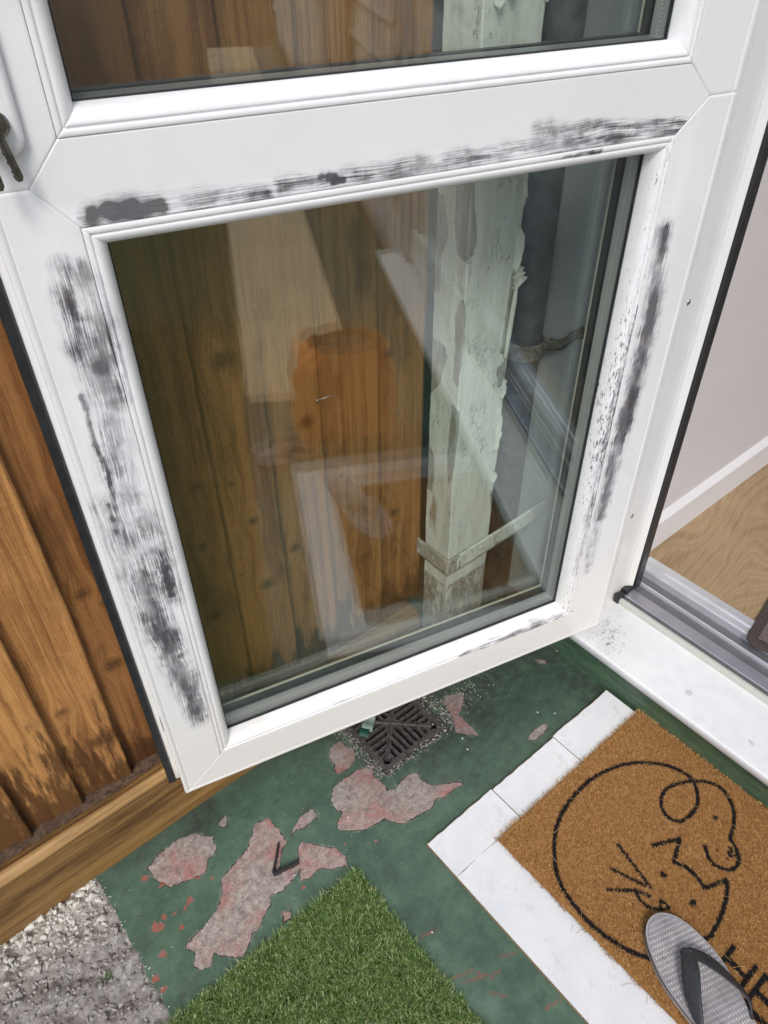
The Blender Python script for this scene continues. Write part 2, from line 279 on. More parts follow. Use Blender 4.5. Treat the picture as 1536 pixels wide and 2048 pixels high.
def wood_mat(name, light, mid, dark, horiz=False, stain=True):
    t = NT(name, .62, .35); o = t.obj(); x, y, z = t.sep(o)
    gx = t.attr('gx'); pid = t.attr('pid'); kn = t.attr('knot'); st = t.attr('stain')
    L = x if horiz else z
    wob = t.noise(t.comb(t.ma('MULTIPLY', gx, 9), t.ma('MULTIPLY', L, 1.4), pid), 1, 2)
    g2 = t.ma('ADD', gx, t.ma('MULTIPLY', wob, .022))
    rings = t.noise(t.comb(t.ma('MULTIPLY', g2, 95), t.ma('MULTIPLY', L, .9), pid), 1, 2, .5)
    fine = t.noise(t.comb(t.ma('MULTIPLY', g2, 900), t.ma('MULTIPLY', L, 16), pid), 1, 3, .7)
    saw = t.noise(t.comb(t.ma('MULTIPLY', x, 90), t.ma('MULTIPLY', L, 300), pid), 1, 3)
    big = t.noise(t.comb(t.ma('MULTIPLY', gx, 9), t.ma('MULTIPLY', L, 3), pid), 1, 4)
    f = t.ma('ADD', t.ma('MULTIPLY', rings, .42), t.ma('ADD', t.ma('MULTIPLY', fine, .34), t.ma('ADD', t.ma('MULTIPLY', big, .38), t.ma('MULTIPLY', t.ma('SUBTRACT', saw, .5), 0 if horiz else .10))))
    col = t.ramp(f, [(.36, dark), (.50, mid), (.60, light), (.74, mid)])
    line = t.ss(t.ma('ABSOLUTE', t.ma('SUBTRACT', rings, .5)), .022, .0)
    col = t.mix(t.ma('MULTIPLY', line, .30), col, dark)
    blc = t.noise(t.comb(t.ma('MULTIPLY', gx, 40) if horiz else t.ma('MULTIPLY', x, 22), t.ma('MULTIPLY', L, 7), pid), 1, 4, .6)
    col = t.mix(t.ma('MULTIPLY', t.ss(blc, .52, .68), .45), col, dark)
    pc = t.noise(t.comb(pid, pid, 3.1), 3.7, 0)
    tone = t.attr('tone')
    col = t.mix(1.0, col, t.ramp(tone, [(0, (.50, .43, .38)), (.5, (.92, .90, .88)), (1, (1.30, 1.34, 1.25))]), 'MULTIPLY')
    # knots
    col = t.mix(t.ma('MULTIPLY', t.ss(kn, .2, .95), .8), col, tuple(c*.75 for c in dark))
    ck = t.ss(t.ma('ABSOLUTE', t.ma('SUBTRACT', t.noise(t.comb(t.ma('MULTIPLY', x, 90), t.ma('MULTIPLY', z, 260), pid), 1, 2), .5)), .025, .0)
    col = t.mix(t.ma('MULTIPLY', ck, t.ss(kn, .2, .7)), col, (.012, .006, .004, 1))
    ring2 = t.ss(t.ma('SINE', t.ma('MULTIPLY', kn, 26)), .3, 1)
    col = t.mix(t.ma('MULTIPLY', ring2, t.ma('MULTIPLY', t.ss(kn, .04, .3), .4)), col, dark)
    if stain:
        sn = t.noise(t.comb(t.ma('MULTIPLY', x, 48), t.ma('MULTIPLY', z, 7), pid), 1, 6, .7)
        s = t.ss(t.ma('ADD', st, t.ma('MULTIPLY', t.ma('SUBTRACT', sn, .5), 2.2)), .30, .62)
        col = t.mix(t.ma('MULTIPLY', s, .82), col, (.055, .022, .008, 1))
    h = t.ma('ADD', t.ma('MULTIPLY', fine, .5), t.ma('ADD', t.ma('MULTIPLY', saw, 0 if horiz else .10), t.ma('MULTIPLY', rings, .6)))
    return t.fin(col, t.ma('MULTIPLY_ADD', fine, .25, .30 if horiz else .42), t.bump(t.ma('ADD', h, t.ma('MULTIPLY', kn, .9)), .0013, .85))
M['fence'] = wood_mat('stained fence timber', (.47, .235, .082), (.29, .130, .043), (.11, .046, .017))
M['beam'] = wood_mat('weathered sleeper timber', (.29, .165, .055), (.14, .072, .024), (.030, .015, .008), True, False)
M['split'] = wood_mat('split sleeper timber', (.46, .285, .115), (.28, .155, .058), (.09, .045, .02), True, False)
M['soil'] = simple('dark soil', (.07, .048, .036), .95, nz=.6, scale=120, bump=.004, bscale=260)

def slab_mat():
    t = NT('green painted concrete', .42, .5); o = t.obj(); x, y, z = t.sep(o)
    sdv = t.attr('sd'); red = t.attr('red'); grime_shade = t.attr('grime_shade'); st = t.attr('streak')
    jit = t.ma('MULTIPLY', t.ma('SUBTRACT', t.noise(o, 130, 5, .72), .5), .014)
    s = t.ma('ADD', sdv, jit)
    big = t.noise(o, 7, 4, .6); med = t.noise(o, 45, 5, .65); fine = t.noise(o, 420, 3, .7)
    green = t.ramp(t.ma('ADD', t.ma('MULTIPLY', big, .45), t.ma('MULTIPLY', t.noise(o, 34, 6, .8), .55)), [(.36, (.050, .090, .067)), (.5, (.078, .140, .094)), (.62, (.120, .192, .138))])
    green = t.mix(t.ss(fine, .62, .8), green, (.115, .17, .13, 1))
    scr = t.ss(t.noise(t.vm('MULTIPLY', o, (90, 14, 1)), 1, 4, .7, .6), .66, .72)
    green = t.mix(t.ma('MULTIPLY', scr, .35), green, (.17, .20, .17, 1))
    dirt2 = t.ss(t.noise(o, 16, 6, .7), .52, .70)
    green = t.mix(t.ma('MULTIPLY', dirt2, .7), green, (.060, .072, .058, 1))
    gd = t.ma('MULTIPLY', grime_shade, t.ss(t.ma('ADD', med, t.ma('MULTIPLY', big, .4)), .35, .9))
    green = t.mix(t.ma('MULTIPLY', gd, .95), green, (.036, .042, .034, 1))  # dirt and door shade mixed into the green
    conc = t.ramp(t.ma('ADD', t.ma('MULTIPLY', t.noise(o, 110, 5, .8), .7), t.ma('MULTIPLY', fine, .3)), [(.36, (.17, .145, .125)), (.5, (.36, .32, .28)), (.64, (.56, .51, .45))])
    rd = t.ss(t.ma('ADD', t.noise(o, 22, 6, .8), t.ma('MULTIPLY', t.noise(o, 380, 2), .5)), .70, .90)
    rz = t.ss(t.noise(o, 9, 2, .5), .42, .60)
    conc = t.mix(t.ma('MULTIPLY', t.ma('MULTIPLY_ADD', rz, .75, .12), rd), conc, (.36, .09, .085, 1))
    conc = t.mix(t.ma('MULTIPLY', rz, .28), conc, (.42, .22, .20, 1))
    conc = t.mix(t.ma('MULTIPLY', t.ss(t.noise(o, 62, 5, .7), .50, .64), .6), conc, (.16, .13, .115, 1))
    dk = t.ss(t.noise(o, 13, 3), .55, .75)
    conc = t.mix(t.ma('MULTIPLY', dk, .35), conc, (.16, .14, .13, 1))
    conc = t.mix(t.ma('MULTIPLY', grime_shade, .45), conc, (.11, .09, .08, 1))  # same dirt and painted shade on bare concrete
    m = t.ss(s, -.0004, .0004)
    col = t.mix(m, green, conc)
    edge = t.ma('MULTIPLY', t.ss(s, -.0018, -.0004), t.ss(s, .0014, .0002))
    col = t.mix(t.ma('MULTIPLY', t.ma('MULTIPLY', edge, t.ss(t.noise(o, 60, 3), .38, .6)), .75), col, (.05, .03, .026, 1))
    rim = t.ma('MULTIPLY', t.ss(s, -.0042, -.0018), t.ss(s, -.0004, -.0016)); col = t.mix(t.ma('MULTIPLY', t.ma('MULTIPLY', rim, t.ss(t.noise(o, 75, 4), .50, .62)), .6), col, (.26, .27, .23, 1))
    rj = t.ss(t.ma('ADD', red, t.ma('MULTIPLY', t.ma('SUBTRACT', t.noise(o, 75, 5, .7), .5), .034)), -.0003, .0005)
    col = t.mix(rj, col, t.ramp(med, [(.4, (.33, .10, .07)), (.65, (.26, .15, .125))]))
    sj = t.ss(t.ma('ADD', st, t.ma('MULTIPLY', t.ma('SUBTRACT', t.noise(o, 220, 4, .7), .5), .022)), 0, .003)
    col = t.mix(t.ma('MULTIPLY', sj, .75), col, (.27, .085, .06, 1))
    sp = t.ss(t.vor(o, 130), .085, .05)
    col = t.mix(t.ma('MULTIPLY', sp, t.ss(t.noise(o, 20, 2), .5, .65)), col, (.40, .40, .36, 1))
    h = t.ma('ADD', t.ma('MULTIPLY', m, -1.0), t.ma('ADD', t.ma('MULTIPLY', med, .25), t.ma('MULTIPLY', fine, t.ma('MULTIPLY_ADD', m, .3, .06))))
    r = t.ma('ADD', t.ma('MULTIPLY', m, .4), t.ma('MULTIPLY_ADD', med, .35, .24))
    return t.fin(col, r, t.bump(h, .0028, 1.0))
M['slab'] = slab_mat()
def riser_mat():
    t = NT('green painted step', .5); o = t.obj(); x, y, z = t.sep(o)
    st = t.noise(t.comb(t.ma('MULTIPLY', x, 30), t.ma('MULTIPLY', y, 24), t.ma('MULTIPLY', z, 120)), 1, 4, .6)
    c = t.ramp(st, [(.3, (.045, .085, .055)), (.55, (.075, .13, .075)), (.75, (.12, .16, .08))])
    d = t.attr('chip'); j = t.ma('MULTIPLY', t.ma('SUBTRACT', t.noise(o, 140, 4, .7), .5), .02)
    c = t.mix(t.ss(t.ma('ADD', d, j), 0, .001), c, (.24, .21, .19, 1))
    return t.fin(c, .5, t.bump(st, .002, .6))
M['riser'] = riser_mat()
def cill_mat():
    t = NT('dusty white cill', .4); o = t.obj(); x, y, z = t.sep(o)
    dirt = t.attr('dirt')
    c = t.ramp(t.noise(o, 40, 5, .6), [(.3, (.74, .755, .76)), (.6, (.80, .81, .815))])
    n1 = t.ss(t.ma('ADD', t.noise(o, 150, 6, .8), t.ma('MULTIPLY', dirt, .15)), .67, .77)
    c = t.mix(t.ma('MULTIPLY', n1, t.ma('MULTIPLY_ADD', dirt, .75, .10)), c, (.07, .06, .055, 1))
    c = t.mix(t.ma('MULTIPLY', t.ss(dirt, 0, 1), t.ma('MULTIPLY', t.noise(o, 30, 4), .45)), c, (.36, .32, .28, 1))
    sp = t.attr('splat'); k = t.ss(t.ma('ADD', sp, t.ma('MULTIPLY', t.ma('SUBTRACT', t.noise(o, 130, 4, .7), .5), .9)), .42, .62)
    c = t.mix(t.ma('MULTIPLY', k, .55), c, (.40, .45, .45, 1))
    return t.fin(c, t.ma('MULTIPLY_ADD', n1, .3, .42), t.bump(t.noise(o, 300, 3), .0003, .4))
M['cill'] = cill_mat()
M['alu'] = simple('brushed aluminium', (.52, .52, .56), .38, .75, .1, 20)
M['alu_dark'] = simple('grey anodised channel', (.20, .20, .21), .45, .5, .1, 30)
M['alu_light'] = simple('bright aluminium edge', (.75, .76, .78), .3, .6, .06, 20)
M['strip'] = simple('cream threshold strip', (.55, .56, .50), .4, .1, .06, 20)

def laminate_mat():
    t = NT('oak laminate floor', .42); o = t.obj(); x, y, z = t.sep(o)
    # boards along a diagonal, grain arches
    a = math.radians(14)
    u = t.ma('ADD', t.ma('MULTIPLY', x, math.cos(a)), t.ma('MULTIPLY', y, math.sin(a)))
    v = t.ma('ADD', t.ma('MULTIPLY', x, -math.sin(a)), t.ma('MULTIPLY', y, math.cos(a)))
    w = t.noise(t.comb(t.ma('MULTIPLY', u, 1.5), t.ma('MULTIPLY', v, 5.5), 0), 1, 1, .4)
    rg = t.ma('SINE', t.ma('MULTIPLY', w, 170))
    fi = t.noise(t.comb(t.ma('MULTIPLY', u, 22), t.ma('MULTIPLY', v, 420), 0), 1, 3, .6)
    f = t.ma('ADD', t.ma('MULTIPLY', rg, .075), t.ma('ADD', t.ma('MULTIPLY', fi, .55), t.ma('MULTIPLY', t.noise(o, 5, 2), .35)))
    rl = t.ss(rg, .55, 1.0)
    c = t.ramp(f, [(.28, (.23, .150, .078)), (.47, (.36, .25, .138)), (.66, (.44, .32, .19))])
    c = t.mix(t.ma('MULTIPLY', rl, .28), c, (.20, .12, .06, 1))
    return t.fin(c, .42, t.bump(fi, .0003, .3))
M['laminate'] = laminate_mat()
M['plaster'] = simple('painted plaster', (.60, .56, .545), .8, nz=.03, scale=6, bump=.0003, bscale=500)
M['skirt'] = simple('white gloss skirting', (.72, .70, .70), .35, nz=.02, scale=10)
M['rug'] = simple('brown tufted rug', (.15, .115, .105), .95, nz=.75, scale=700, bump=.004, bscale=500)
M['rug_edge'] = simple('brown bound edge', (.06, .045, .04), .7, nz=.3, scale=200)
def paintpeel_mat():
    t = NT('flaking off white paint', .6); o = t.obj(); x, y, z = t.sep(o)
    b = t.attr('bare'); n1 = t.noise(t.comb(t.ma('MULTIPLY', x, 90), t.ma('MULTIPLY', y, 90), t.ma('MULTIPLY', z, 26)), 1, 5, .65)
    base = t.ramp(t.noise(t.comb(t.ma('MULTIPLY', x, 40), t.ma('MULTIPLY', y, 40), t.ma('MULTIPLY', z, 4)), 1, 4), [(.3, (.60, .61, .55)), (.6, (.76, .77, .71))])
    crz = t.ss(t.vor(t.comb(t.ma('MULTIPLY', x, 60), t.ma('MULTIPLY', y, 60), t.ma('MULTIPLY', z, 26)), 1, 'DISTANCE_TO_EDGE'), .03, .0)
    crz = t.ma('MULTIPLY', crz, t.ss(t.noise(o, 14, 2), .52, .62))
    crz = t.ma('MULTIPLY', t.ss(t.ma('ABSOLUTE', t.ma('SUBTRACT', t.noise(t.comb(t.ma('MULTIPLY', x, 55), t.ma('MULTIPLY', y, 55), t.ma('MULTIPLY', z, 20)), 1, 4, .6), .5)), .012, .0), t.ss(t.noise(o, 18, 3), .50, .62))
    col = t.mix(t.ma('MULTIPLY', crz, .45), base, (.20, .19, .16, 1))
    gr2 = t.noise(t.comb(t.ma('MULTIPLY', x, 420), t.ma('MULTIPLY', y, 420), t.ma('MULTIPLY', z, 18)), 1, 4, .7)
    under = t.ramp(t.ma('ADD', t.ma('MULTIPLY', n1, .5), t.ma('MULTIPLY', gr2, .5)), [(.35, (.20, .19, .165)), (.5, (.37, .355, .31)), (.65, (.52, .50, .45))])
    m = t.ss(t.ma('ADD', b, t.ma('MULTIPLY', t.ma('SUBTRACT', n1, .5), 1.5)), .47, .51)
    rim = t.ma('MULTIPLY', t.ss(t.ma('ADD', b, t.ma('MULTIPLY', t.ma('SUBTRACT', n1, .5), 1.5)), .38, .46), t.ma('SUBTRACT', 1, m))
    col = t.mix(m, col, under)
    ru = t.attr('rust'); col = t.mix(t.ma('MULTIPLY', t.ss(t.ma('ADD', ru, t.ma('MULTIPLY', n1, .8)), .95, 1.25), .75), col, (.22, .13, .05, 1))
    h = t.ma('ADD', t.ma('ADD', t.ma('MULTIPLY', m, -1.3), t.ma('MULTIPLY', rim, .7)), t.ma('ADD', t.ma('MULTIPLY', t.noise(o, 120, 4), .45), t.ma('MULTIPLY', crz, -.5)))
    return t.fin(col, .6, t.bump(h, .0032, 1.0))
M['peel'] = paintpeel_mat()
M['flake'] = simple('curled paint flake', (.62, .63, .56), .6, nz=.12, scale=60)
M['ironpipe'] = simple('dark cast iron pipe', (.12, .13, .145), .55, nz=.4, scale=40, bump=.001)
M['wallgrey'] = simple('grey render panel', (.52, .55, .55), .5, nz=.12, scale=8, bump=.0006)
M['walldark'] = simple('dark brick return', (.03, .03, .032), .85, nz=.5, scale=40, bump=.003)
M['rustclip'] = simple('dirty pipe clip', (.17, .15, .12), .8, nz=.6, scale=90, bump=.002)
M['render'] = simple('pale house render', (.60, .56, .54), .8, nz=.05, scale=12, bump=.001)
M['clad'] = simple('pale cladding board', (.55, .50, .46), .6, nz=.06, scale=12)
def board_mat():
    t = NT('white melamine board', .3); o = t.obj()
    c = t.ramp(t.noise(o, 22, 5, .6), [(.3, (.71, .735, .76)), (.62, (.79, .80, .81))])
    s = t.ss(t.noise(t.vm('MULTIPLY', o, (60, 260, 60)), 1, 4, .7), .70, .78)
    c = t.mix(t.ma('MULTIPLY', s, .35), c, (.30, .27, .25, 1))
    sm2 = t.ss(t.noise(o, 28, 6, .8), .54, .66); c = t.mix(t.ma('MULTIPLY', sm2, .22), c, (.40, .37, .34, 1))
    sp = t.ss(t.noise(o, 260, 4, .8), .66, .73); c = t.mix(t.ma('MULTIPLY', sp, .3), c, (.25, .2, .16, 1))
    return t.fin(c, .33, t.bump(t.noise(o, 60, 3), .0004, .3))
M['board'] = board_mat()
M['chipboard'] = simple('raw chipboard edge', (.33, .20, .10), .9, nz=.5, scale=260, bump=.001)
def coir_mat():
    t = NT('coir fibre', .85, .2); ink = t.attr('ink'); r = t.attr('rnd')
    c = t.ramp(r, [(0, (.22, .10, .030)), (.45, (.47, .265, .095)), (.8, (.66, .42, .19)), (1, (.82, .60, .34))])
    c = t.mix(ink, c, (.014, .012, .012, 1)); return t.fin(c)
M['coir'] = coir_mat()
def turf_mat():
    t = NT('green plastic turf blade', .42, .4); r = t.attr('rnd'); h = t.attr('h')
    c = t.ramp(r, [(0, (.045, .095, .016)), (.5, (.115, .20, .045)), (.86, (.27, .37, .12)), (1, (.46, .46, .24))])
    t.b.inputs['Subsurface Weight'].default_value = 0
    return t.fin(c)
M['turf'] = turf_mat(); M['turfbase'] = simple('turf backing', (.05, .085, .025), .95, nz=.4, scale=200, bump=.003)
def stone_mat(name='rough stone', pale=False):
    t = NT(name, .75); o = t.obj(); r = t.attr('rnd'); pl = t.attr('pale')
    c = t.ramp(r, [(0, (.20, .185, .17)), (.4, (.36, .345, .33)), (.75, (.46, .455, .45)), (1, (.62, .60, .57))])
    c = t.mix(t.ma('MULTIPLY', t.noise(o, 160, 4), .5), c, (.17, .13, .10, 1))
    c = t.mix(pl, c, (.80, .77, .68, 1))  # painted glint turns the stones paler
    return t.fin(c, .75, t.bump(t.noise(o, 420, 4), .002, .8))
M['stone'] = stone_mat()
def gravelbase_mat():
    t = NT('gritty concrete ground', .85); o = t.obj(); pl = t.attr('pale')
    n = t.noise(o, 90, 5, .7); f = t.noise(o, 520, 3, .7)
    c = t.ramp(t.ma('ADD', t.ma('MULTIPLY', n, .6), t.ma('MULTIPLY', f, .4)), [(.30, (.15, .135, .12)), (.5, (.37, .345, .32)), (.66, (.58, .56, .53))])
    c = t.mix(t.ma('MULTIPLY', pl, t.ss(n, .35, .6)), c, (.60, .55, .46, 1))  # bright glint by the sleeper mixed into the grit colour
    w = t.ss(t.noise(o, 700, 2), .72, .76); c = t.mix(t.ma('MULTIPLY', w, .8), c, (.7, .7, .68, 1))
    return t.fin(c, .85, t.bump(t.ma('ADD', n, f), .004, .9))
M['grit'] = gravelbase_mat()
M['iron'] = simple('dirty iron grate', (.065, .06, .056), .6, nz=.6, scale=120, bump=.0015)
M['pit'] = simple('black drain pit', (.004, .004, .004), .9)
M['white_flake'] = simple('white paint flake', (.62, .62, .56), .7, nz=.15, scale=300)
def sole_mat():
    t = NT('silver grey foam sole', .5); o = t.obj(); x, y, z = t.sep(o)
    k = 2*math.pi/.0085
    a = t.ma('SINE', t.ma('MULTIPLY', t.ma('ADD', x, t.ma('MULTIPLY', y, .62)), k)); b = t.ma('SINE', t.ma('MULTIPLY', t.ma('SUBTRACT', x, t.ma('MULTIPLY', y, .62)), k))
    d = t.ma('MULTIPLY', a, b); dots = t.ss(d, .25, .75)
    n = t.noise(o, 34, 4, .65); bl = t.ss(t.noise(o, 16, 3), .4, .66)
    c = t.ramp(n, [(.3, (.20, .185, .195)), (.6, (.33, .315, .325)), (.8, (.22, .17, .17))])
    c = t.mix(t.ma('MULTIPLY', dots, t.ma('MULTIPLY_ADD', bl, .5, .45)), c, (.68, .68, .68, 1))
    c = t.mix(t.ma('MULTIPLY', t.ss(t.noise(o, 300, 3), .68, .75), .6), c, (.10, .08, .08, 1))
    return t.fin(c, .5, t.bump(dots, .0006, .6))
M['sole'] = sole_mat(); M['strap'] = simple('charcoal rubber strap', (.030, .032, .036), .5, nz=.25, scale=150)
M['soleside'] = simple('grey sole edge', (.35, .34, .35), .55); M['soleline'] = simple('black sole line', (.02, .02, .025), .6)

# ------------------------------------------------------------------ setting: ground
g = mk('ground', [(-200, -200, -.035), (200, -200, -.035), (200, 200, -.035), (-200, 200, -.035)], [(0, 1, 2, 3)], M['soil']); structure(g)

# green painted slab, with a hole for the drain
GX0, GX1, GY0, GY1 = .4636, .6150, .5672, .7190      # drain grate square
st_ = .0035
xs = np.arange(-.02, .936, st_); ys = np.arange(-.10, .96, st_)
X, Y = np.meshgrid(xs, ys, indexing='ij'); P = np.stack([X.ravel(), Y.ravel()], 1)
sd = np.full(len(P), -.05)
for poly in DATA['patch']: sd = np.maximum(sd, np.clip(poly_sd(P, poly), -.05, .05))
red = np.full(len(P), -.05)
for cx, cy, r in DATA['spots']:
    red = np.maximum(red, r*.62-np.hypot(P[:, 0]-cx, (P[:, 1]-cy)*1.15))
streak = np.full(len(P), -.05)
for pl in DATA['redstreak']: streak = np.maximum(streak, .0028-seg_dist(P, pl))
gr = np.exp(-((P[:, 0]-.72)**2/.05+(P[:, 1]-.60)**2/.030))*1.0 + .9*np.exp(-((P[:, 0]-.90)/.05)**2)*(P[:, 1] > .3) + 1.1*np.exp(-((P[:, 0]-.169)**2+(P[:, 1]-.700)**2)/.0009)  # grime and stain, plus painted door shade around the drain
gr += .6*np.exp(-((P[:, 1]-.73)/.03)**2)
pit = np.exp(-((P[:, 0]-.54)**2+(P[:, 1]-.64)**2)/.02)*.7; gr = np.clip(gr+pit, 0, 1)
# small ragged edge at the left side and tiny flake edges around the drain
Z = np.array([mnoise.noise(Vector((a*9, b*9, 0))) for a, b in P])*.0012
edge = -.0125+np.array([mnoise.noise(Vector((0, b*25, 3)))*.006+mnoise.noise(Vector((0, b*110, 3)))*.003 for b in ys])
Xr = X.copy(); wgt = np.clip((.05-X)/.06, 0, 1); Xr = X+(edge[None, :]-(-.02))*wgt
V = np.stack([Xr.ravel(), Y.ravel(), Z], 1); F = gridf(len(xs), len(ys))
cen = V[F].mean(1); keep = ~((cen[:, 0] > GX0-.002) & (cen[:, 0] < GX1+.002) & (cen[:, 1] > GY0-.002) & (cen[:, 1] < GY1+.002)); F = F[keep]
slab = mk('green_floor', V, F, M['slab'], None, True, dict(sd=sd, red=red, streak=streak, grime_shade=gr)); structure(slab, 'green painted concrete floor with peeled patches')
# broken edge of the slab
nb = len(ys); ev = V[:nb]; ev2 = ev.copy(); ev2[:, 2] = -.035; ev2[:, 0] -= .004
mk('slab_edge', np.vstack([ev, ev2]), np.array([(i, i+1, nb+i+1, nb+i) for i in range(nb-1)]), M['grit'], None, False, dict(pale=np.zeros(nb*2)))['kind'] = 'structure'
# the floor towards the garden
far = mk('garden_path', [(.33, -.62, -.004), (.68, -.58, -.004), (.72, -7, -.004), (.30, -7, -.004)], [(0, 1, 2, 3)],
         simple('sandstone path', (.72, .56, .36), .8, nz=.15, scale=8, bump=.002)); structure(far)
s2 = box('green_floor', .31, .935, -7, -.1015, -.034, -.0062, simple('green painted floor beyond', (.05, .10, .065), .5, nz=.3, scale=9), None, .001); structure(s2)
# drain pit
box('drain_pit', GX0+.0005, GX1-.0005, GY0+.0005, GY1-.0005, -.20, -.019, M['pit'], None, 0)['kind'] = 'structure'

# rough gritty ground at the left
xs = np.arange(-.75, -.0055, .004); ys = np.arange(-.2, .745, .004); X, Y = np.meshgrid(xs, ys, indexing='ij'); Pg = np.stack([X.ravel(), Y.ravel()], 1)
def glintf(x, y): return np.clip(1.15-np.abs(y-.735+(x+.02)*.15)/.11, 0, 1)*np.clip((.02-x)/.05, 0, 1)  # glint of light along the sleeper, painted in as paler colour
Z = np.array([-.012+.008*max(0, 1-abs(a+.016)/.03)+.012*mnoise.fractal(Vector((a*30, b*30, 1)), .8, 2.2, 4)+.0045*mnoise.noise(Vector((a*130, b*130, 1))) for a, b in Pg])
grit = mk('gritty_ground', np.stack([X.ravel(), Y.ravel(), Z], 1), gridf(len(xs), len(ys)), M['grit'], None, True, dict(pale=glintf(Pg[:, 0], Pg[:, 1]))); structure(grit)
# stones
ico = bmesh.new(); bmesh.ops.create_icosphere(ico, subdivisions=2, radius=1); IV = np.array([v.co[:] for v in ico.verts]); IF = np.array([[v.index for v in f.verts] for f in ico.faces]); ico.free()
VV, FF, R_, PP = [], [], [], []; n = 0
for k in range(1900):
    x = -.018-abs(rng.normal(0, .16)) if k % 3 else rng.uniform(-.4, -.018); y = .742-abs(rng.normal(0, .16)) if k % 2 else rng.uniform(.2, .742)
    if y < .3: continue
    near = glintf(np.array([x]), np.array([y]))[0]; s = rng.uniform(.0018, .0052)*(1+.35*near)*(1.8 if rng.random() < .05 else 1)
    A = rng.normal(size=(3, 3)); Q, _ = np.linalg.qr(A); sc = np.array([1, rng.uniform(.55, .9), rng.uniform(.35, .6)])*s
    d = 1+.28*np.sin(IV@rng.normal(size=3)*2.6+rng.uniform(0, 6))+.12*rng.normal(size=len(IV))
    v = (IV*d[:, None]*sc)@Q.T; z0 = -.012+.008*max(0, 1-abs(x+.016)/.03)+.012*mnoise.fractal(Vector((x*30, y*30, 1)), .8, 2.2, 4)
    VV.append(v+np.array([x, y, z0-s*.10])); FF.append(IF+n); n += len(IV)
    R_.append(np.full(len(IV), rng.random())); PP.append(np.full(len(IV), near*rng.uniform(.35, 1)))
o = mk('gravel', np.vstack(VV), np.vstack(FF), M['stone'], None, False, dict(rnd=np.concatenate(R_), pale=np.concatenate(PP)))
o['kind'] = 'stuff'; o['label'] = 'loose grey chippings, paler where a glint is painted in, between the timber sleeper and the turf'

# ------------------------------------------------------------------ turf
def blades(name, n, x0, x1, y0, y1, hl, mat, wid=.0014, lean=.8, lab=None):
    x = rng.uniform(x0, x1, n); y = rng.uniform(y0, y1, n)
    jx = .0025*np.sin(y*260)+.0015*np.sin(y*611); keepx = x < x1+jx-.002; x = x[keepx]; y = y[keepx]; n = len(x)
    L = rng.uniform(hl*.65, hl*1.15, n); a = rng.uniform(0, 2*np.pi, n); ln = rng.uniform(.1, lean, n)
    # tufts lean together
    ang = np.array([mnoise.noise(Vector((p*38, q*38, 0)))*7 for p, q in zip(x, y)]); a = .82*a+.18*ang*1.5
    d = np.stack([np.cos(a), np.sin(a)], 1); w = np.stack([-np.sin(a), np.cos(a)], 1)*wid*.5
    ts = [0, .45, .8, 1.0]; V = []; 
    for t in ts:
        out = L*ln*(t**1.7)*1.2; h = L*t*(1-.38*ln*t); ww = (1-.25*t if t < 1 else .12)
        c = np.stack([x+d[:, 0]*out, y+d[:, 1]*out, h+.001], 1)
        V.append(c+np.c_[w*ww, np.zeros(n)]); V.append(c-np.c_[w*ww, np.zeros(n)])
    V = np.stack(V, 1).reshape(-1, 3); b = np.arange(n)[:, None]*8
    F = np.concatenate([b+np.array([[0, 1, 3, 2]]), b+np.array([[2, 3, 5, 4]]), b+np.array([[4, 5, 7, 6]])], 0)
    r = np.clip(rng.normal(.45, .28, n), 0, .95); r[rng.random(n) < .025] = 1
    o = mk(name, V, F, mat, None, False, dict(rnd=np.repeat(r, 8)))
    return o
tb = box('turf_backing', -1.6, .316, -2.2, .462, -.030, .003, M['turfbase'], None, .001); tb['kind'] = 'structure'
tf3 = blades('artificial_turf', 30000, -.55, -.16, .02, .466, .0130, M['turf'], .0016, 1.1); tf3['kind'] = 'stuff'; tf3['label'] = 'artificial turf between the gritty ground and the far left'
tf = blades('artificial_turf', 110000, -.16, .318, .02, .466, .0125, M['turf'], .0010, 1.1)
tf['kind'] = 'stuff'; tf['label'] = 'short green artificial turf laid on the green floor'
tf2 = blades('artificial_turf', 90000, -1.0, .318, -1.2, .02, .0135, M['turf'], .0019, 1.1)
tf2['kind'] = 'stuff'; tf2['label'] = 'artificial turf running on towards the garden'
# a little weed in the grit
bm = bmesh.new()
for k in range(26):
    a = random.uniform(0, 6.28); L = random.uniform(.008, .02); p = Vector((-.059+random.uniform(-.004, .004), .583+random.uniform(-.004, .004), -.008))
    q = p+Vector((math.cos(a)*L*.8, math.sin(a)*L*.8, L*.7)); s = Vector((-math.sin(a), math.cos(a), 0))*.0006
    vs = [bm.verts.new(p+s), bm.verts.new(p-s), bm.verts.new(q)]; bm.faces.new(vs)
o = bmobj('weed', bm, simple('weed green', (.07, .12, .03), .6)); tag(o, 'tiny green weed growing out of the gritty ground', 'weed')

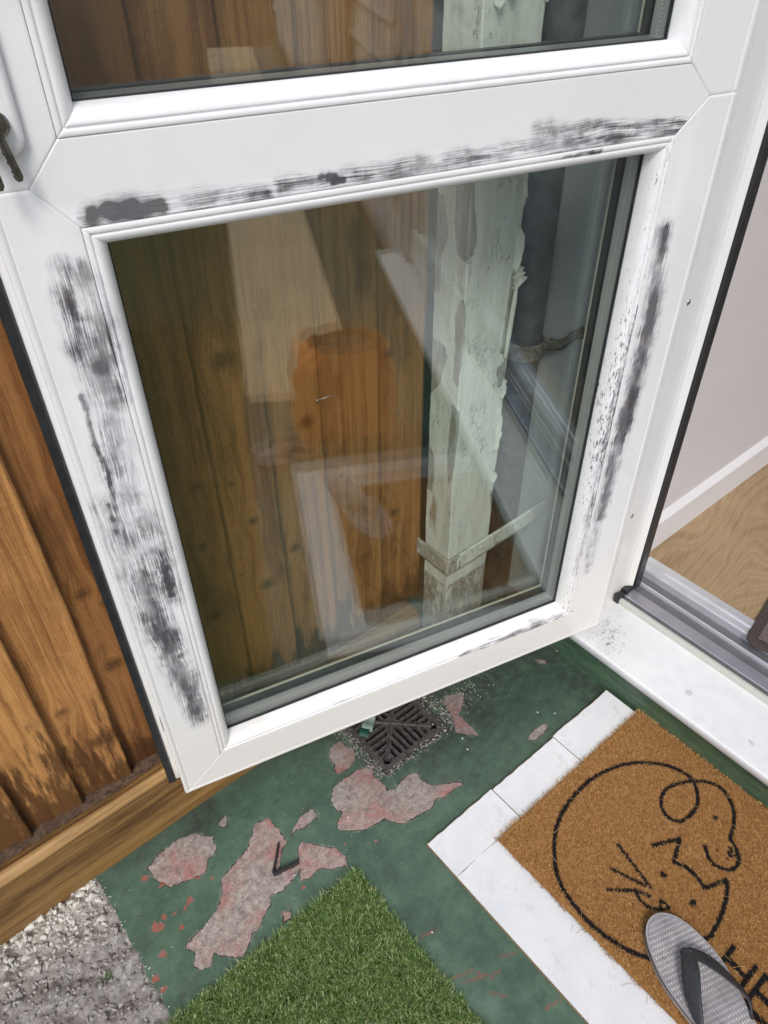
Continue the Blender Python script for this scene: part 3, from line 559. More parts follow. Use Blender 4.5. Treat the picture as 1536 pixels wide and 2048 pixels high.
# ------------------------------------------------------------------ fence
def plank(x0, x1, z0, z1, yl, yr, pid, knots, parent, tone=.5, wet=.15):
    """feather-edge board: thin at the left (yl), thick at the right (yr)"""
    nx = max(8, int((x1-x0)/.004)); nz = int((z1-z0)/.008)
    ux = np.linspace(0, 1, nx); uz = np.linspace(0, 1, nz)
    xs = np.concatenate([[x0+.0005], x0+ux*(x1-x0), [x1-.0003, x1]]); fr = np.concatenate([[0], ux, [1, 1]])
    zz = z0+uz*(z1-z0); rows = []
    X, Zz = np.meshgrid(xs, zz, indexing='ij'); Yy = yl+(yr-yl)*fr[:, None]+np.zeros_like(X)
    Yy[0] += .008; Yy[-1] += .016; Yy[-2] += .0006
    wv = np.array([mnoise.noise(Vector((pid*3.3, 0, z*3)))*.0035+mnoise.noise(Vector((pid*5, 2, z*28)))*.0009 for z in zz])
    X = X+wv[None, :]
    Yy = Yy+np.array([[mnoise.noise(Vector((a*14, pid, z*5)))*.0011 for z in zz] for a in xs])
    gx = X-x0; kn = np.zeros_like(X); gx2 = gx.copy()
    for kx, kz, kr in knots:
        dx = X-kx; dz = Zz-kz; gx2 += -dx*.88*np.exp(-(dx**2/(kr*2.0)**2+dz**2/(kr*3.2)**2))
        r = np.hypot(dx/kr, dz/(kr*.85)); kn = np.maximum(kn, np.clip(1.1-r*.62, 0, 1)*(.6+.4*min(1, kr/.012)))
    st = np.clip((z0+wet-Zz)/wet, -1.0, 1)*.8
    V = np.stack([X, Yy, Zz], -1).reshape(-1, 3)
    return mk('plank', V, gridf(len(xs), len(zz)), M['fence'], parent, True, dict(gx=gx2.ravel(), knot=kn.ravel(), pid=np.full(V.shape[0], pid), stain=st.ravel(), tone=np.full(V.shape[0], tone)))
fence = empty('fence', (0, 0, 0)); tag(fence, 'brown stained vertical board fence standing behind the open glazed door', 'fence')
seams = [-1.15, -1.05, -.945, -.84, -.745, -.64, -.545, -.445, -.345, -.25, -.155, -.066, .016, .100, .215, .335, .430, .520, .628, .722]
KN = {13: [(.132, .514, .010), (.137, .366, .013), (.16, .70, .008)], 12: [(.05, .33, .009)], 14: [(.299, .356, .013), (.306, .50, .009), (.316, .605, .010), (.24, .80, .012)],
      15: [(.392, .499, .009), (.368, .578, .008), (.40, .36, .013), (.385, .77, .015)], 16: [(.46, .40, .010), (.50, .63, .012)], 17: [(.56, .50, .006), (.60, .30, .010)], 18: [(.66, .68, .009), (.67, .36, .011)]}
for i, (a, b) in enumerate(zip(seams[:-1], seams[1:])):
    kk = list(KN.get(i, []))
    for _ in range(1 if i in KN else 2): kk.append((random.uniform(a+.015, b-.015), random.uniform(.2, 1.8), random.uniform(.004, .009)))
    if i == 12: kk.append((.075, .235, .016))
    plank(a, b+.006, .118+random.uniform(-.003, .003), 1.82, .7925, .7785, i*1.37, kk, fence, {10: .7, 11: .85, 12: .70, 13: .25, 14: .12, 15: .25, 16: .32, 17: .36, 18: .34}.get(i, random.uniform(.2, .9)), {11: .30, 12: .26, 10: .3}.get(i, .14))
for zc in (.45, 1.5): box('rail', -1.2, .72, .800, .838, zc-.04, zc+.04, M['walldark'], fence, .002)
for (nx_, nz_) in [(.438, .826), (.413, .83), (.324, .832), (.622, .803), (.518, .661)]:
    bm = bmesh.new(); bmesh.ops.create_uvsphere(bm, u_segments=10, v_segments=6, radius=.0034)
    for v in bm.verts: v.co = Vector((v.co.x, v.co.y*.35, v.co.z))+Vector((nx_, .7835 - (.0), nz_))
    bmobj('nail', bm, simple('pale nail head', (.5, .45, .33), .5), fence, True)
# long loose screw seen on the fence
bm = bmesh.new(); tube(bm, [(.518, .777, .661), (.548, .770, .664)], .0011, 8); tube(bm, [(.516, .7775, .661), (.5185, .7768, .661)], .0034, 10)
bmobj('screw', bm, M['chrome'], fence, True)

def sleeper(name, prof, x0, x1, mat, parent, pid, nsub=1):
    # prof: list of (y,z); densified
    P = []
    for a, b in zip(prof, prof[1:]+prof[:1]):
        m = max(2, int(math.dist(a, b)/.006))
        for k in range(m): P.append((a[0]+(b[0]-a[0])*k/m, a[1]+(b[1]-a[1])*k/m))
    P = np.array(P); s = np.concatenate([[0], np.cumsum(np.hypot(*np.diff(P, axis=0).T))]); xs = np.arange(x0, x1, .008)
    V = []; GX = []
    for x in xs:
        for (y, z), ss in zip(P, s):
            dn = mnoise.noise(Vector((x*6, ss*60, pid)))*.0035+mnoise.noise(Vector((x*3, ss*220, pid)))*.0018
            V.append((x, y-dn*(1 if y < .75 else 0), z+(dn*.6 if z > .05 else 0))); GX.append(ss+.006*mnoise.noise(Vector((x*5, 0, pid))))
    n = len(V); f = gridf(len(xs), len(P))
    cl = np.array([(i*len(P)+len(P)-1, (i+1)*len(P)+len(P)-1, (i+1)*len(P), i*len(P)) for i in range(len(xs)-1)])
    return mk(name, V, np.vstack([f, cl]), mat, parent, True, dict(gx=GX, knot=np.zeros(n), pid=np.full(n, pid), stain=np.zeros(n), tone=np.full(n, .55)))
beam = empty('timber_sleeper', (0, 0, 0)); tag(beam, 'weathered brown timber sleeper lying along the foot of the fence', 'timber sleeper')
sleeper('sleeper_body', [(.729, -.03), (.741, .108), (.744, .116), (.800, .117), (.800, -.03)], -1.2, .70, M['beam'], beam, 3.3)
sleeper('split_edge', [(.7385, .1105), (.7415, .1225), (.750, .1275), (.7585, .1225), (.7585, .1105)], -1.2, .168, M['split'], beam, 8.1)
# dirt on top of the sleeper
xs = np.arange(-1.2, .7, .004); ys = np.linspace(.766, .799, 10); X, Y = np.meshgrid(xs, ys, indexing='ij')
Z = np.array([.1225+.0035*mnoise.fractal(Vector((a*60, b*60, 4)), .7, 2.1, 4) for a, b in zip(X.ravel(), Y.ravel())])
o = mk('soil_line', np.stack([X.ravel(), Y.ravel(), Z], 1), gridf(len(xs), len(ys)), simple('crumbly brown soil', (.10, .060, .036), .95, nz=.5, scale=160, bump=.003, bscale=400), None, True)
o['kind'] = 'stuff'; o['label'] = 'crumbled brown soil on top of the timber sleeper'

# ------------------------------------------------------------------ house
house = empty('house', (1.0, .5, 0)); tag(house, 'pale rendered house with the open doorway, its grey side panel and cladding', 'house')
hp = Matrix.Translation((-1.0, -.5, 0))
def H(o): o.parent = house; o.matrix_parent_inverse = hp; return o
H(box('side_panel', 1.0, 1.03, .575, .742, -.03, 2.6, M['wallgrey'], None, .001)); H(box('side_panel', 1.003, 1.03, .7435, 1.2, -.03, 2.6, M['wallgrey'], None, .001))
H(box('return_wall', .60, .999, .93, .99, -.03, 2.6, M['walldark'], None, .001))
H(box('wall', .975, 1.12, -1.42, -1.30, -.03, 2.6, M['render'], None, .001))
H(box('wall', .975, 1.12, -7.0, -1.421, -.03, 2.6, M['render'], None, .001))
H(box('lintel', .975, 1.12, -1.299, .60, 2.16, 2.6, M['render'], None, .001))
for k in range(16):
    z0 = .30+k*.14
    H(extrude_profile('cladding_board', [(.975, z0), (.945, z0), (.952, z0+.02), (.968, z0+.138), (.975, z0+.138)], 'y', -6.9, -1.45, M['clad']))
sdr = H(box('side_door', .915, .9445, -3.15, -2.3, .31, 2.15, simple('panelled pale door', (.52, .42, .36), .5, nz=.05, scale=10), None, .004))
for a, b in ((-3.05, -2.78), (-2.68, -2.40)):
    for c, d in ((.45, 1.05), (1.15, 2.0)):
        p = box('door_panel', .903, .9145, a, b, c, d, sdr.data.materials[0], None, .008); p.parent = sdr

# door step riser
xs = np.linspace(-7, .52, 3); yy = np.concatenate([np.arange(-7, -.1, .2), np.arange(-.1, .575, .004)]); zz = np.linspace(-.02, .0945, 22)
Yg, Zg = np.meshgrid(yy, zz, indexing='ij'); Pz = np.stack([Yg.ravel(), Zg.ravel()], 1)
chip = .5-np.hypot((Pz[:, 0]-.335)/.11, (Pz[:, 1]-.098)/.030); chip = np.maximum(chip*.04, -.05)
xx = np.array([.914+.0025*mnoise.noise(Vector((a*9, b*20, 0)))-(.008 if False else 0) for a, b in Pz])
o = mk('door_step', np.stack([xx, Pz[:, 0], Pz[:, 1]], 1), gridf(len(yy), len(zz)), M['riser'], None, True, dict(chip=chip)); structure(o, 'green painted step face under the white cill')
o = box('door_step_core', .9185, 1.18, -1.4, .574, -.03, .094, M['riser'], None, 0); structure(o)

# ------------------------------------------------------------------ door frame (fixed): cill, threshold, jambs
frame = empty('door_frame', (1.02, .5, .1)); tag(frame, 'white plastic door frame with cill and ribbed aluminium threshold around the doorway', 'door frame')
fp = Matrix.Translation((-1.02, -.5, -.1))
def FR(o): o.parent = frame; o.matrix_parent_inverse = fp; return o
# cill as a fine grid on its profile
prof = [(.920, .0955), (.889, .0955), (.8875, .0965), (.887, .1105), (.8875, .1125), (.8890, .1138), (.891, .1142)]
prof += [(x, .1142+.006*(x-.891)/.135) for x in np.linspace(.893, 1.0155, 34)]
yy = np.concatenate([np.arange(-1.40, -.1, .03), np.arange(-.1, .574, .0035)]); k = len(prof)
V = np.array([(p[0], y, p[1]) for y in yy for p in prof])
dirt = 1.15*np.exp(-(((V[:, 0]-.925)/.05)**2+((V[:, 1]-.455)/.055)**2))+.55*np.exp(-(((V[:, 0]-.99)/.05)**2+((V[:, 1]-.50)/.04)**2))+.25*np.exp(-((V[:, 0]-1.012)/.012)**2)
sx, sy = gz0 = (.935, .283); splat = 1-np.hypot(V[:, 0]-.9355, V[:, 1]-.287)/.014; splat = np.clip(splat, 0, 1); splat = np.maximum(splat, .8*np.clip(1-np.hypot(V[:, 0]-.925, V[:, 1]-.163)/.013, 0, 1))
FR(mk('cill', V, gridf(len(yy), k), M['cill'], None, True, dict(dirt=np.clip(dirt, 0, 1), splat=splat)))
Y0, Y1 = -1.30, .5125
FR(extrude_profile('threshold_strip', [(1.0125, .118), (1.0125, .1295), (1.014, .131), (1.0200, .1315), (1.0215, .128), (1.0215, .118)], 'y', Y0, Y1, M['strip']))
FR(extrude_profile('threshold_channel', [(1.0217, .118), (1.0217, .1255), (1.0310, .1255), (1.0320, .1275), (1.0320, .118)], 'y', Y0, Y1, M['alu_dark']))
FR(extrude_profile('threshold_tread', [(1.0322, .118), (1.0322, .1285), (1.0335, .1295), (1.0585, .1295), (1.0600, .1285), (1.0600, .118)], 'y', Y0, Y1, M['alu']))
FR(extrude_profile('threshold_channel', [(1.0602, .118), (1.0602, .1265), (1.0800, .1270), (1.0800, .118)], 'y', Y0, Y1, M['alu_dark']))
FR(extrude_profile('threshold_ridge', [(1.0802, .118), (1.0802, .134), (1.0812, .1355), (1.0832, .1355), (1.0842, .134), (1.0842, .118)], 'y', Y0, Y1, M['alu_light']))
FR(extrude_profile('threshold_channel', [(1.0844, .118), (1.0844, .1290), (1.1060, .1295), (1.1060, .118)], 'y', Y0, Y1+.006, M['alu_dark']))
FR(extrude_profile('threshold_upstand', [(1.1062, .118), (1.1062, .1455), (1.1085, .149), (1.120, .150), (1.1235, .1535), (1.1400, .1545), (1.1440, .1505), (1.1440, .118)], 'y', Y0, Y1+.01, M['alu_light']))
def jamb(y, s):
    P = [(.972, y+.055*s), (.966, y+.050*s), (.966, y+.004*s), (.9675, y+.0012*s), (.970, y), (.9775, y), (.9782, y+.009*s), (.9832, y+.009*s), (.9838, y+.0006*s), (.9868, y+.0006*s), (.9873, y+.009*s), (.9902, y+.009*s), (.9908, y),
         (.9935, y), (.9945, y+.0015*s), (1.030, y+.0015*s), (1.040, y+.0008*s), (1.050, y-.0016*s), (1.0565, y-.006*s), (1.0600, y-.010*s), (1.0830, y-.010*s), (1.0865, y-.008*s), (1.0880, y+.004*s), (1.0880, y+.055*s)]
    FR(extrude_profile('jamb', P, 'z', .1205, 2.16, M['pvc'], None))
    a, b = sorted((y-.0102*s, y-.0165*s))
    FR(extrude_profile('gasket', [(1.0604, a), (1.0780, a), (1.0800, (a+b)/2), (1.0780, b), (1.0604, b)], 'z', .133, 2.10, M['rubber'], None))
jamb(.5130, 1); jamb(-1.298, -1)
FR(extrude_profile('head', [(.966, 2.10), (.966, 2.16), (1.088, 2.16), (1.088, 2.10)], 'y', -1.297, .512, M['pvc']))
# screws in the jamb
for zz_ in (.345, .755, 1.25):
    bm = bmesh.new(); bmesh.ops.create_uvsphere(bm, u_segments=16, v_segments=8, radius=.0046)
    for v in bm.verts: v.co = Vector((v.co.x, v.co.y*.35, v.co.z))
    bmesh.ops.create_cube(bm, size=.0022)
    for v in bm.verts: v.co += Vector((1.0025, .5138, zz_))
    FR(bmobj('screw', bm, M['chrome'], None, True))
# black rubber end seal of the threshold
bm = bmesh.new()
for (x0, x1, z1) in ((1.0105, 1.020, .137), (1.0205, 1.034, .1325), (1.0345, 1.048, .1375), (1.0485, 1.062, .134), (1.0625, 1.082, .141)):
    bmbox(bm, x0, x1, .4985, .5115, .119, z1+.002, .0016, 2)
FR(bmobj('end_seal', bm, M['rubber'], None))

# closed second leaf further along
leaf2 = empty('closed_door_leaf', (1.0, -1.29, .14)); tag(leaf2, 'closed white glazed door leaf further along the same doorway', 'door')
lp = Matrix.Translation((-1.0, 1.29, -.14))
for nm, a in (('stile', (.985, 1.055, -1.292, -1.20, .14, 2.09)), ('stile', (.985, 1.055, -.66, -.57, .14, 2.09)), ('rail', (.985, 1.055, -1.1995, -.6605, .14, .26)), ('rail', (.985, 1.055, -1.1995, -.6605, 1.98, 2.09)), ('rail', (.985, 1.055, -1.1995, -.6605, .98, 1.08)),
              ('panel', (1.01, 1.03, -1.1995, -.6605, .2605, .9795))):
    o = box(nm, *a, M['pvc'], None, .003); o.parent = leaf2; o.matrix_parent_inverse = lp
o = box('glass', 1.018, 1.022, -1.1995, -.6605, 1.0805, 1.9795, M['glass'], None, 0); o.parent = leaf2; o.matrix_parent_inverse = lp

# ------------------------------------------------------------------ inside
o = box('interior_floor', 1.1445, 4.2, -3.0, .60, .10, .1500, M['laminate'], None, 0); structure(o)
iw = box('interior_wall', 1.0885, 4.2, .548, .66, .10, 2.5, M['plaster'], None, .001); tag(iw, 'plain pinkish white plaster wall inside the doorway', 'wall')
sk = extrude_profile('skirting_board', [(.5475, .1503), (.5330, .1503), (.5330, .222), (.5345, .2245), (.5430, .2335), (.5475, .2345)], 'x', 1.0890, 4.19, M['skirt'], iw)
iw2 = box('interior_wall', 4.201, 4.3, -3.0, .66, .10, 2.5, M['plaster'], None, .001); tag(iw2, 'far plaster wall at the back of the room', 'wall')
ic = box('added_ceiling', 1.1205, 3.0, -3.0, .547, 2.35, 2.42, M['plaster'], None, .001); structure(ic)  # unseen part-ceiling added to dim the room, rest left open
# rug: corner at (1.089,.283)
rug = empty('rug', (1.082, .279, .1502), 0); tag(rug, 'dark brown tufted rug with a bound edge on the wooden floor', 'rug')
RA = math.atan2(.0252, .1364); rug.rotation_euler = (0, 0, RA-.0)
def rr(w, h, r, n=8):
    pts = []
    for cx, cy, a0 in ((w-r, -r, 0), (r, -r, 90), (r, -h+r, 180), (w-r, -h+r, 270)):
        for k in range(n+1):
            a = math.radians(a0+90*k/n); pts.append((cx+r*math.cos(a), cy+r*math.sin(a)))
    return pts
def prism(name, pts, z0, z1, mat, parent, bev=0):
    bm = bmesh.new(); vs = [bm.verts.new((x, y, z0)) for x, y in pts]; f = bm.faces.new(vs)
    r = bmesh.ops.extrude_face_region(bm, geom=[f]); bmesh.ops.translate(bm, verts=[v for v in r['geom'] if isinstance(v, bmesh.types.BMVert)], vec=(0, 0, z1-z0))
    bmesh.ops.recalc_face_normals(bm, faces=bm.faces)
    if bev:
        es = [e for e in bm.edges if abs(e.verts[0].co.z-z1) < 1e-6 and abs(e.verts[1].co.z-z1) < 1e-6]; bmesh.ops.bevel(bm, geom=es, offset=bev, segments=3, profile=.6, affect='EDGES')
    return bmobj(name, bm, mat, parent)
prism('edge_binding', rr(.55, .8, .020), 0, .006, M['rug_edge'], rug, .0025)
RX, RY = np.meshgrid(np.arange(.016, .534, .003), np.arange(-.784, -.016, .003), indexing='ij')
Zr = np.array([.0078+.0018*mnoise.noise(Vector((a*420, b*420, 0))) for a, b in zip(RX.ravel(), RY.ravel())])
mk('pile', np.stack([RX.ravel(), RY.ravel(), Zr], 1), gridf(*RX.shape), M['rug'], rug, True)

# ------------------------------------------------------------------ pipes behind the door
PX0, PX1, PY0, PY1 = .728, .833, .700, .763
pipe = empty('square_drainpipe', (PX0, PY0, 0)); tag(pipe, 'square drainpipe with thick flaking off white paint behind the lower glass', 'drainpipe')
pp = Matrix.Translation((-PX0, -PY0, 0))
def PI_(o): o.parent = pipe; o.matrix_parent_inverse = pp; return o
ring = []
for (a, b) in (((PX0, PY1), (PX0, PY0)), ((PX0, PY0), (PX1, PY0)), ((PX1, PY0), (PX1, PY1)), ((PX1, PY1), (PX0, PY1))):
    L = math.dist(a, b); m = int(L/.0025)
    for k in range(m): ring.append((a[0]+(b[0]-a[0])*k/m, a[1]+(b[1]-a[1])*k/m))
ring = np.array(ring); ccx, ccy = (PX0+PX1)/2, (PY0+PY1)/2; zz = np.concatenate([np.arange(-.03, 1.4, .004), np.arange(1.4, 2.5, .02)]); V = []; bare = []; rust = []; sz_ = []
BP = [[(-.0289, .9222), (-.0289, .99), (-.0008, .995), (.0053, .9102), (.0178, .8562), (-.0003, .8263), (-.021, .8375), (-.0265, .8701)], [(-.004, .78), (.0017, .7668), (.0039, .7226), (-.0039, .6335), (-.013, .6404), (-.0151, .7379)],
      [(.0816, .6374), (.0899, .6002), (.1073, .5934), (.1003, .6445)], [(-.0639, .9082), (-.0517, .907), (-.0391, .854), (-.053, .8237), (-.0535, .7728), (-.07, .77)], [(-.0631, .6944), (-.0352, .6898), (-.0307, .6732), (-.0452, .6205), (-.070, .5858)],
      [(.095, .79), (.11, .79), (.11, .65), (.088, .66)], [(-.012, .60), (.004, .59), (.002, .50), (-.010, .44), (-.018, .50)], [(-.008, 1.25), (.035, 1.24), (.045, 1.18), (.03, 1.12), (.015, 1.14), (-.004, 1.13)], [(-.063, .50), (-.05, .48), (-.05, .40), (-.07, .40)]]
for z in zz:
    for x, y in ring:
        d = mnoise.noise(Vector((x*30, y*30, z*14)))*.0012+mnoise.noise(Vector((x*110, y*110, z*60)))*.0006
        dx, dy = x-ccx, y-ccy; l = math.hypot(dx, dy); r_ = 1.0
        V.append((x+dx/l*d, y+dy/l*d, z))
        # bare strips: along the front left corner and down the right edge
        s = (x-PX0) if y < PY0+.001 else -(y-PY0) if x < PX0+.001 else .2
        sz_.append((s, z)); b = .10+.22*mnoise.noise(Vector((s*30, 3, z*9)))
        b += .5*math.exp(-((s-.104)/.004)**2)*(.5+.9*mnoise.noise(Vector((1, 7, z*9))))
        b += (.42 if z < .20 else 0); bare.append(b)
        rust.append(.5*math.exp(-((s+.045)/.02)**2)*math.exp(-((z-.36)/.09)**2)*1.6)
SZ = np.array(sz_); BB = np.full(len(SZ), -.05)
for q_ in BP: BB = np.maximum(BB, poly_sd(SZ, q_))
bare = np.maximum(np.array(bare), np.clip(.5+BB/.004*.5, 0, 1.1))
PI_(mk('pipe_body', V, gridf(len(zz), len(ring)), M['peel'], None, True, dict(bare=bare, rust=rust)))
# seam behind: close the ring
nr = len(ring); PI_(mk('pipe_body', [V[i*nr+j] for i in range(len(zz)) for j in (nr-1, 0)], gridf(len(zz), 2), M['peel'], None, True, dict(bare=np.zeros(len(zz)*2), rust=np.zeros(len(zz)*2))))
# strap round the pipe, running to the wall
bm = bmesh.new(); t = .0035
path = [(PX0-.006, PY1+.02), (PX0-.006, PY0-.006), (PX1+.02, PY0-.006), (.999, PY0-.004)]
ps = []
for a, b in zip(path[:-1], path[1:]):
    m = max(2, int(math.dist(a, b)/.006)); ps += [(a[0]+(b[0]-a[0])*k/m, a[1]+(b[1]-a[1])*k/m) for k in range(m)]
ps.append(path[-1]); zc = np.linspace(.236, .274, 8); V = []
for i, (x, y) in enumerate(ps):
    a = np.array(ps[max(i-1, 0)]); b = np.array(ps[min(i+1, len(ps)-1)]); d = (b-a)/np.linalg.norm(b-a); nn = np.array([d[1], -d[0]])
    for z in zc: 
        k = .0012*mnoise.noise(Vector((x*70, y*70, z*70))); V.append((x+nn[0]*-k, y+nn[1]*-k, z+.0012*mnoise.noise(Vector((x*30, y*30, 1)))))
    for z in zc[::-1]: V.append((x-nn[0]*(t), y-nn[1]*(t), z))
V = np.array(V); nv = 16; n_ = len(ps); f = gridf(n_, nv); cl = np.array([(i*nv+nv-1, (i+1)*nv+nv-1, (i+1)*nv, i*nv) for i in range(n_-1)])
bare = .22+.35*np.exp(-((V[:, 0]-PX0)/.03)**2)
PI_(mk('strap', V, np.vstack([f, cl]), M['peel'], None, True, dict(bare=bare, rust=np.zeros(len(V)))))
bm = bmesh.new(); bmesh.ops.create_uvsphere(bm, u_segments=14, v_segments=8, radius=.006)
for v in bm.verts: v.co = Vector((v.co.x+.806, v.co.y*.4+PY0-.0085, v.co.z+.262))
PI_(bmobj('rivet', bm, M['flake'], None, True))
# curled flakes standing off the right edge
def jag_flake(x, z0, z1, w, out, seed, thick=.0007):
    """irregular paint flake lifting off the pipe's front face"""
    rs = random.Random(seed); n = 9; V = []; L_ = []; Rr = []
    for j in range(n):
        b = j/(n-1); prof_ = math.sin(math.pi*min(1, max(.02, b)))**.6
        L_.append(rs.uniform(-.15, .15)*w); Rr.append(w*prof_*rs.uniform(.45, 1.05))
    for i in range(5):
        a = i/4
        for j in range(n):
            b = j/(n-1); xx_ = x+L_[j]*(1-a)+Rr[j]*a
            V.append((xx_-.25*out*a*a, PY0-.0006-out*a**1.6, z0+(z1-z0)*b+rs.uniform(-.0012, .0012)))
    o = mk('paint_flake', V, gridf(5, n), M['flake'], None, True); md = o.modifiers.new('t', 'SOLIDIFY'); md.thickness = thick; PI_(o)
for k, a in enumerate([(.822, .79, .86, .018, .008), (.828, .765, .80, .030, .006), (.826, .575, .615, .012, .004), (.824, .47, .56, .013, .005), (.827, .88, .93, .011, .003), (.828, 1.12, 1.17, .016, .006), (.824, .40, .43, .012, .004), (.752, 1.15, 1.20, .020, .014), (.764, 1.13, 1.165, .018, .012), (.745, 1.12, 1.15, .016, .010),
                       (.86, 1.135, 1.165, .012, -.002)]): jag_flake(*a, k)
# one long strip of paint rolled into a tube
bm = bmesh.new(); tube(bm, [(.823, PY0-.004, .655), (.825, PY0-.005, .70), (.828, PY0-.006, .75), (.829, PY0-.006, .778)], [.0030, .0042, .0036, .0022], 12, False)
PI_(bmobj('paint_flake', bm, M['flake'], None, True))

rp = empty('round_downpipe', (.962, .775, 0)); tag(rp, 'dark round cast iron downpipe clipped to the grey wall behind the glass', 'downpipe')
bm = bmesh.new(); tube(bm, [(.955, .768, -.03), (.955, .768, 1.2), (.955, .768, 2.5)], .029, 36)
o = bmobj('pipe', bm, M['ironpipe'], None, True); o.parent = rp; o.matrix_parent_inverse = Matrix.Translation((-.962, -.775, 0))
# clip: ring + bent bracket to the wall
bm = bmesh.new(); ringp = []
V = []; ang = np.linspace(math.radians(20), math.radians(300), 30); zc = [.585, .588, .612, .615]
for a in ang:
    for z in zc: V.append((.955+((.0325) if z in (.588, .612) else .0312)*math.cos(-a), .768+(.0325 if z in (.588, .612) else .0312)*math.sin(-a), z))
o = mk('clip_ring', V, gridf(30, 4), M['rustclip'], None, True); md = o.modifiers.new('t', 'SOLIDIFY'); md.thickness = .003; o.parent = rp; o.matrix_parent_inverse = Matrix.Translation((-.962, -.775, 0))
cp = catmull([(.987, .742, .600), (.990, .715, .612), (.990, .69, .640), (.985, .665, .655), (.998, .640, .664)], 8); V = []
for i, (x, y, z) in enumerate(cp):
    w = .010+.004*mnoise.noise(Vector((i*.4, 0, 0)))
    V += [(x-.003, y, z-w), (x-.007, y, z-w*.3), (x-.004, y, z+w*.3), (x-.008, y, z+w), (x+.004, y, z+w), (x+.004, y, z-w)]
o = mk('clip_bracket', V, np.vstack([gridf(len(cp), 6), np.array([(i*6+5, (i+1)*6+5, (i+1)*6, i*6) for i in range(len(cp)-1)])]), M['rustclip'], None, True)
o.parent = rp; o.matrix_parent_inverse = Matrix.Translation((-.962, -.775, 0))

# ------------------------------------------------------------------ the open glazed door (local axes: x from hinge to free edge, y towards the viewer, z up)
door = empty('glazed_door', (DA.x, DA.y, 0), DANG); tag(door, 'open white plastic glazed door smeared with dark marks around its lower glass', 'door')
SM = DATA['sm']
SM['L'] = [[p, w, d*1.3] for p, w, d in SM['L']]; SM['T'] = [[p, w, d*1.2] for p, w, d in SM['T']]
SM['L'][3][2] = 1.0; SM['T'][3][2] *= .9; SM['T'][4][2] *= .52
SM['R'] = [[[[u+.0035, z] for u, z in p], w*1.35, d*1.15] for p, w, d in SM['R']]
WS = 1.0
def smear_attr(U, Zc, which):
    P = np.stack([U, Zc], 1); out = np.zeros(len(P)); idx = np.nonzero(np.ones(len(P)))[0]
    lo = np.array([mnoise.noise(Vector((u*55, z*55, 1)))*.0030+mnoise.noise(Vector((u*160, z*160, 4)))*.0016 for u, z in P])
    lo2 = np.array([mnoise.noise(Vector((u*55, z*55, 7)))*.0040 for u, z in P]); Pw = P+np.stack([lo, lo2], 1)
    for k, (pts, w, d) in enumerate(which):
        pp_ = catmull(pts, 6) if len(pts) > 2 else np.array(pts)
        dist, s = seg_dist(Pw, pp_, True); taper = .72+.30*np.sin(np.pi*np.clip(s, .05, .95)**.8)
        v = np.clip(1-dist/(w*WS*taper), 0, 1); v = v*v*(3-2*v)*1.35
        amp = np.array([.85+.45*mnoise.noise(Vector((k*3.7, q*6, 2))) for q in s])
        out = np.maximum(out, v*d*amp)
    return out
def member(name, prof, f0, f1, axis, n, mat, parent, which=None, speck=None, primer=None, flipw=False, step=None):
    """prof: (w,d) list; along range from f0(w) to f1(w)"""
    W_ = np.array([p[0] for p in prof]); D_ = np.array([p[1] for p in prof]); A0 = np.array([f0(w) for w in W_]); A1 = np.array([f1(w) for w in W_])
    t = np.concatenate([[0, .0012/abs(np.mean(A1-A0))], np.linspace(.004, .996, n), [1-.0012/abs(np.mean(A1-A0)), 1]])
    A = A0[None, :]+(A1-A0)[None, :]*t[:, None]; WW = np.broadcast_to(W_, A.shape); DD = np.broadcast_to(D_, A.shape).copy()
    DD[0] -= .0007; DD[-1] -= .0007
    if axis == 'z': V = np.stack([WW, DD, A], -1)
    else: V = np.stack([A, DD, WW], -1)
    V = V.reshape(-1, 3); at = {}
    U, Zc = V[:, 0], V[:, 2]; fm = (V[:, 1] > -.03).astype(float)
    at['smear'] = smear_attr(U, Zc, which)*fm if which else np.zeros(len(V))
    at['speck'] = speck(U, Zc)*fm if speck else np.zeros(len(V))
    at['primer'] = primer(U, Zc)*fm if primer else np.zeros(len(V))
    o = mk(name, V, gridf(len(t), len(W_)), mat, parent, False, at)
    bm = bmesh.new(); bm.from_mesh(o.data)
    k = len(W_); bm.verts.ensure_lookup_table()
    bm.to_mesh(o.data); bm.free()
    return o
UI, UO = .7385, .806       # free stile inner / outer
HI = .0790                 # hinge stile inner
ZB, ZI = .125, .1945       # bottom rail outer / inner
ZM0, ZM1, ZMC = 1.0046, 1.0762, 1.0409
ZT, ZTI = 2.09, 2.02
def flat(a, b, step=.0016):
    n = max(2, int(abs(b-a)/step)); return [(a+(b-a)*k/n, 0.0) for k in range(n+1)]
def sash_prof(wo, wi):
    s = 1 if wo > wi else -1
    back = [(wi+0*s, -.004), (wi, -.0012), (wi+.0008*s, 0)]
    p = [(wo-(wo-wi)*.0-s*.088, -.0735), (wo+.020*s, -.0735), (wo+.0205*s, -.0725), (wo+.0205*s, -.050), (wo+.0195*s, -.049), (wo, -.049), (wo, -.0015), (wo-.0004*s, -.0006), (wo-.0012*s, 0)]
    p += [(wo-.0072*s, 0), (wo-.0076*s, -.0007), (wo-.0084*s, -.0007), (wo-.0088*s, 0)]
    p += flat(wo-.0095*s, wi+.0009*s)[0:] + [(wi+.0004*s, -.0006), (wi, -.0014)] + [(wi, -.02), (wi-s*.006, -.025)]
    return p
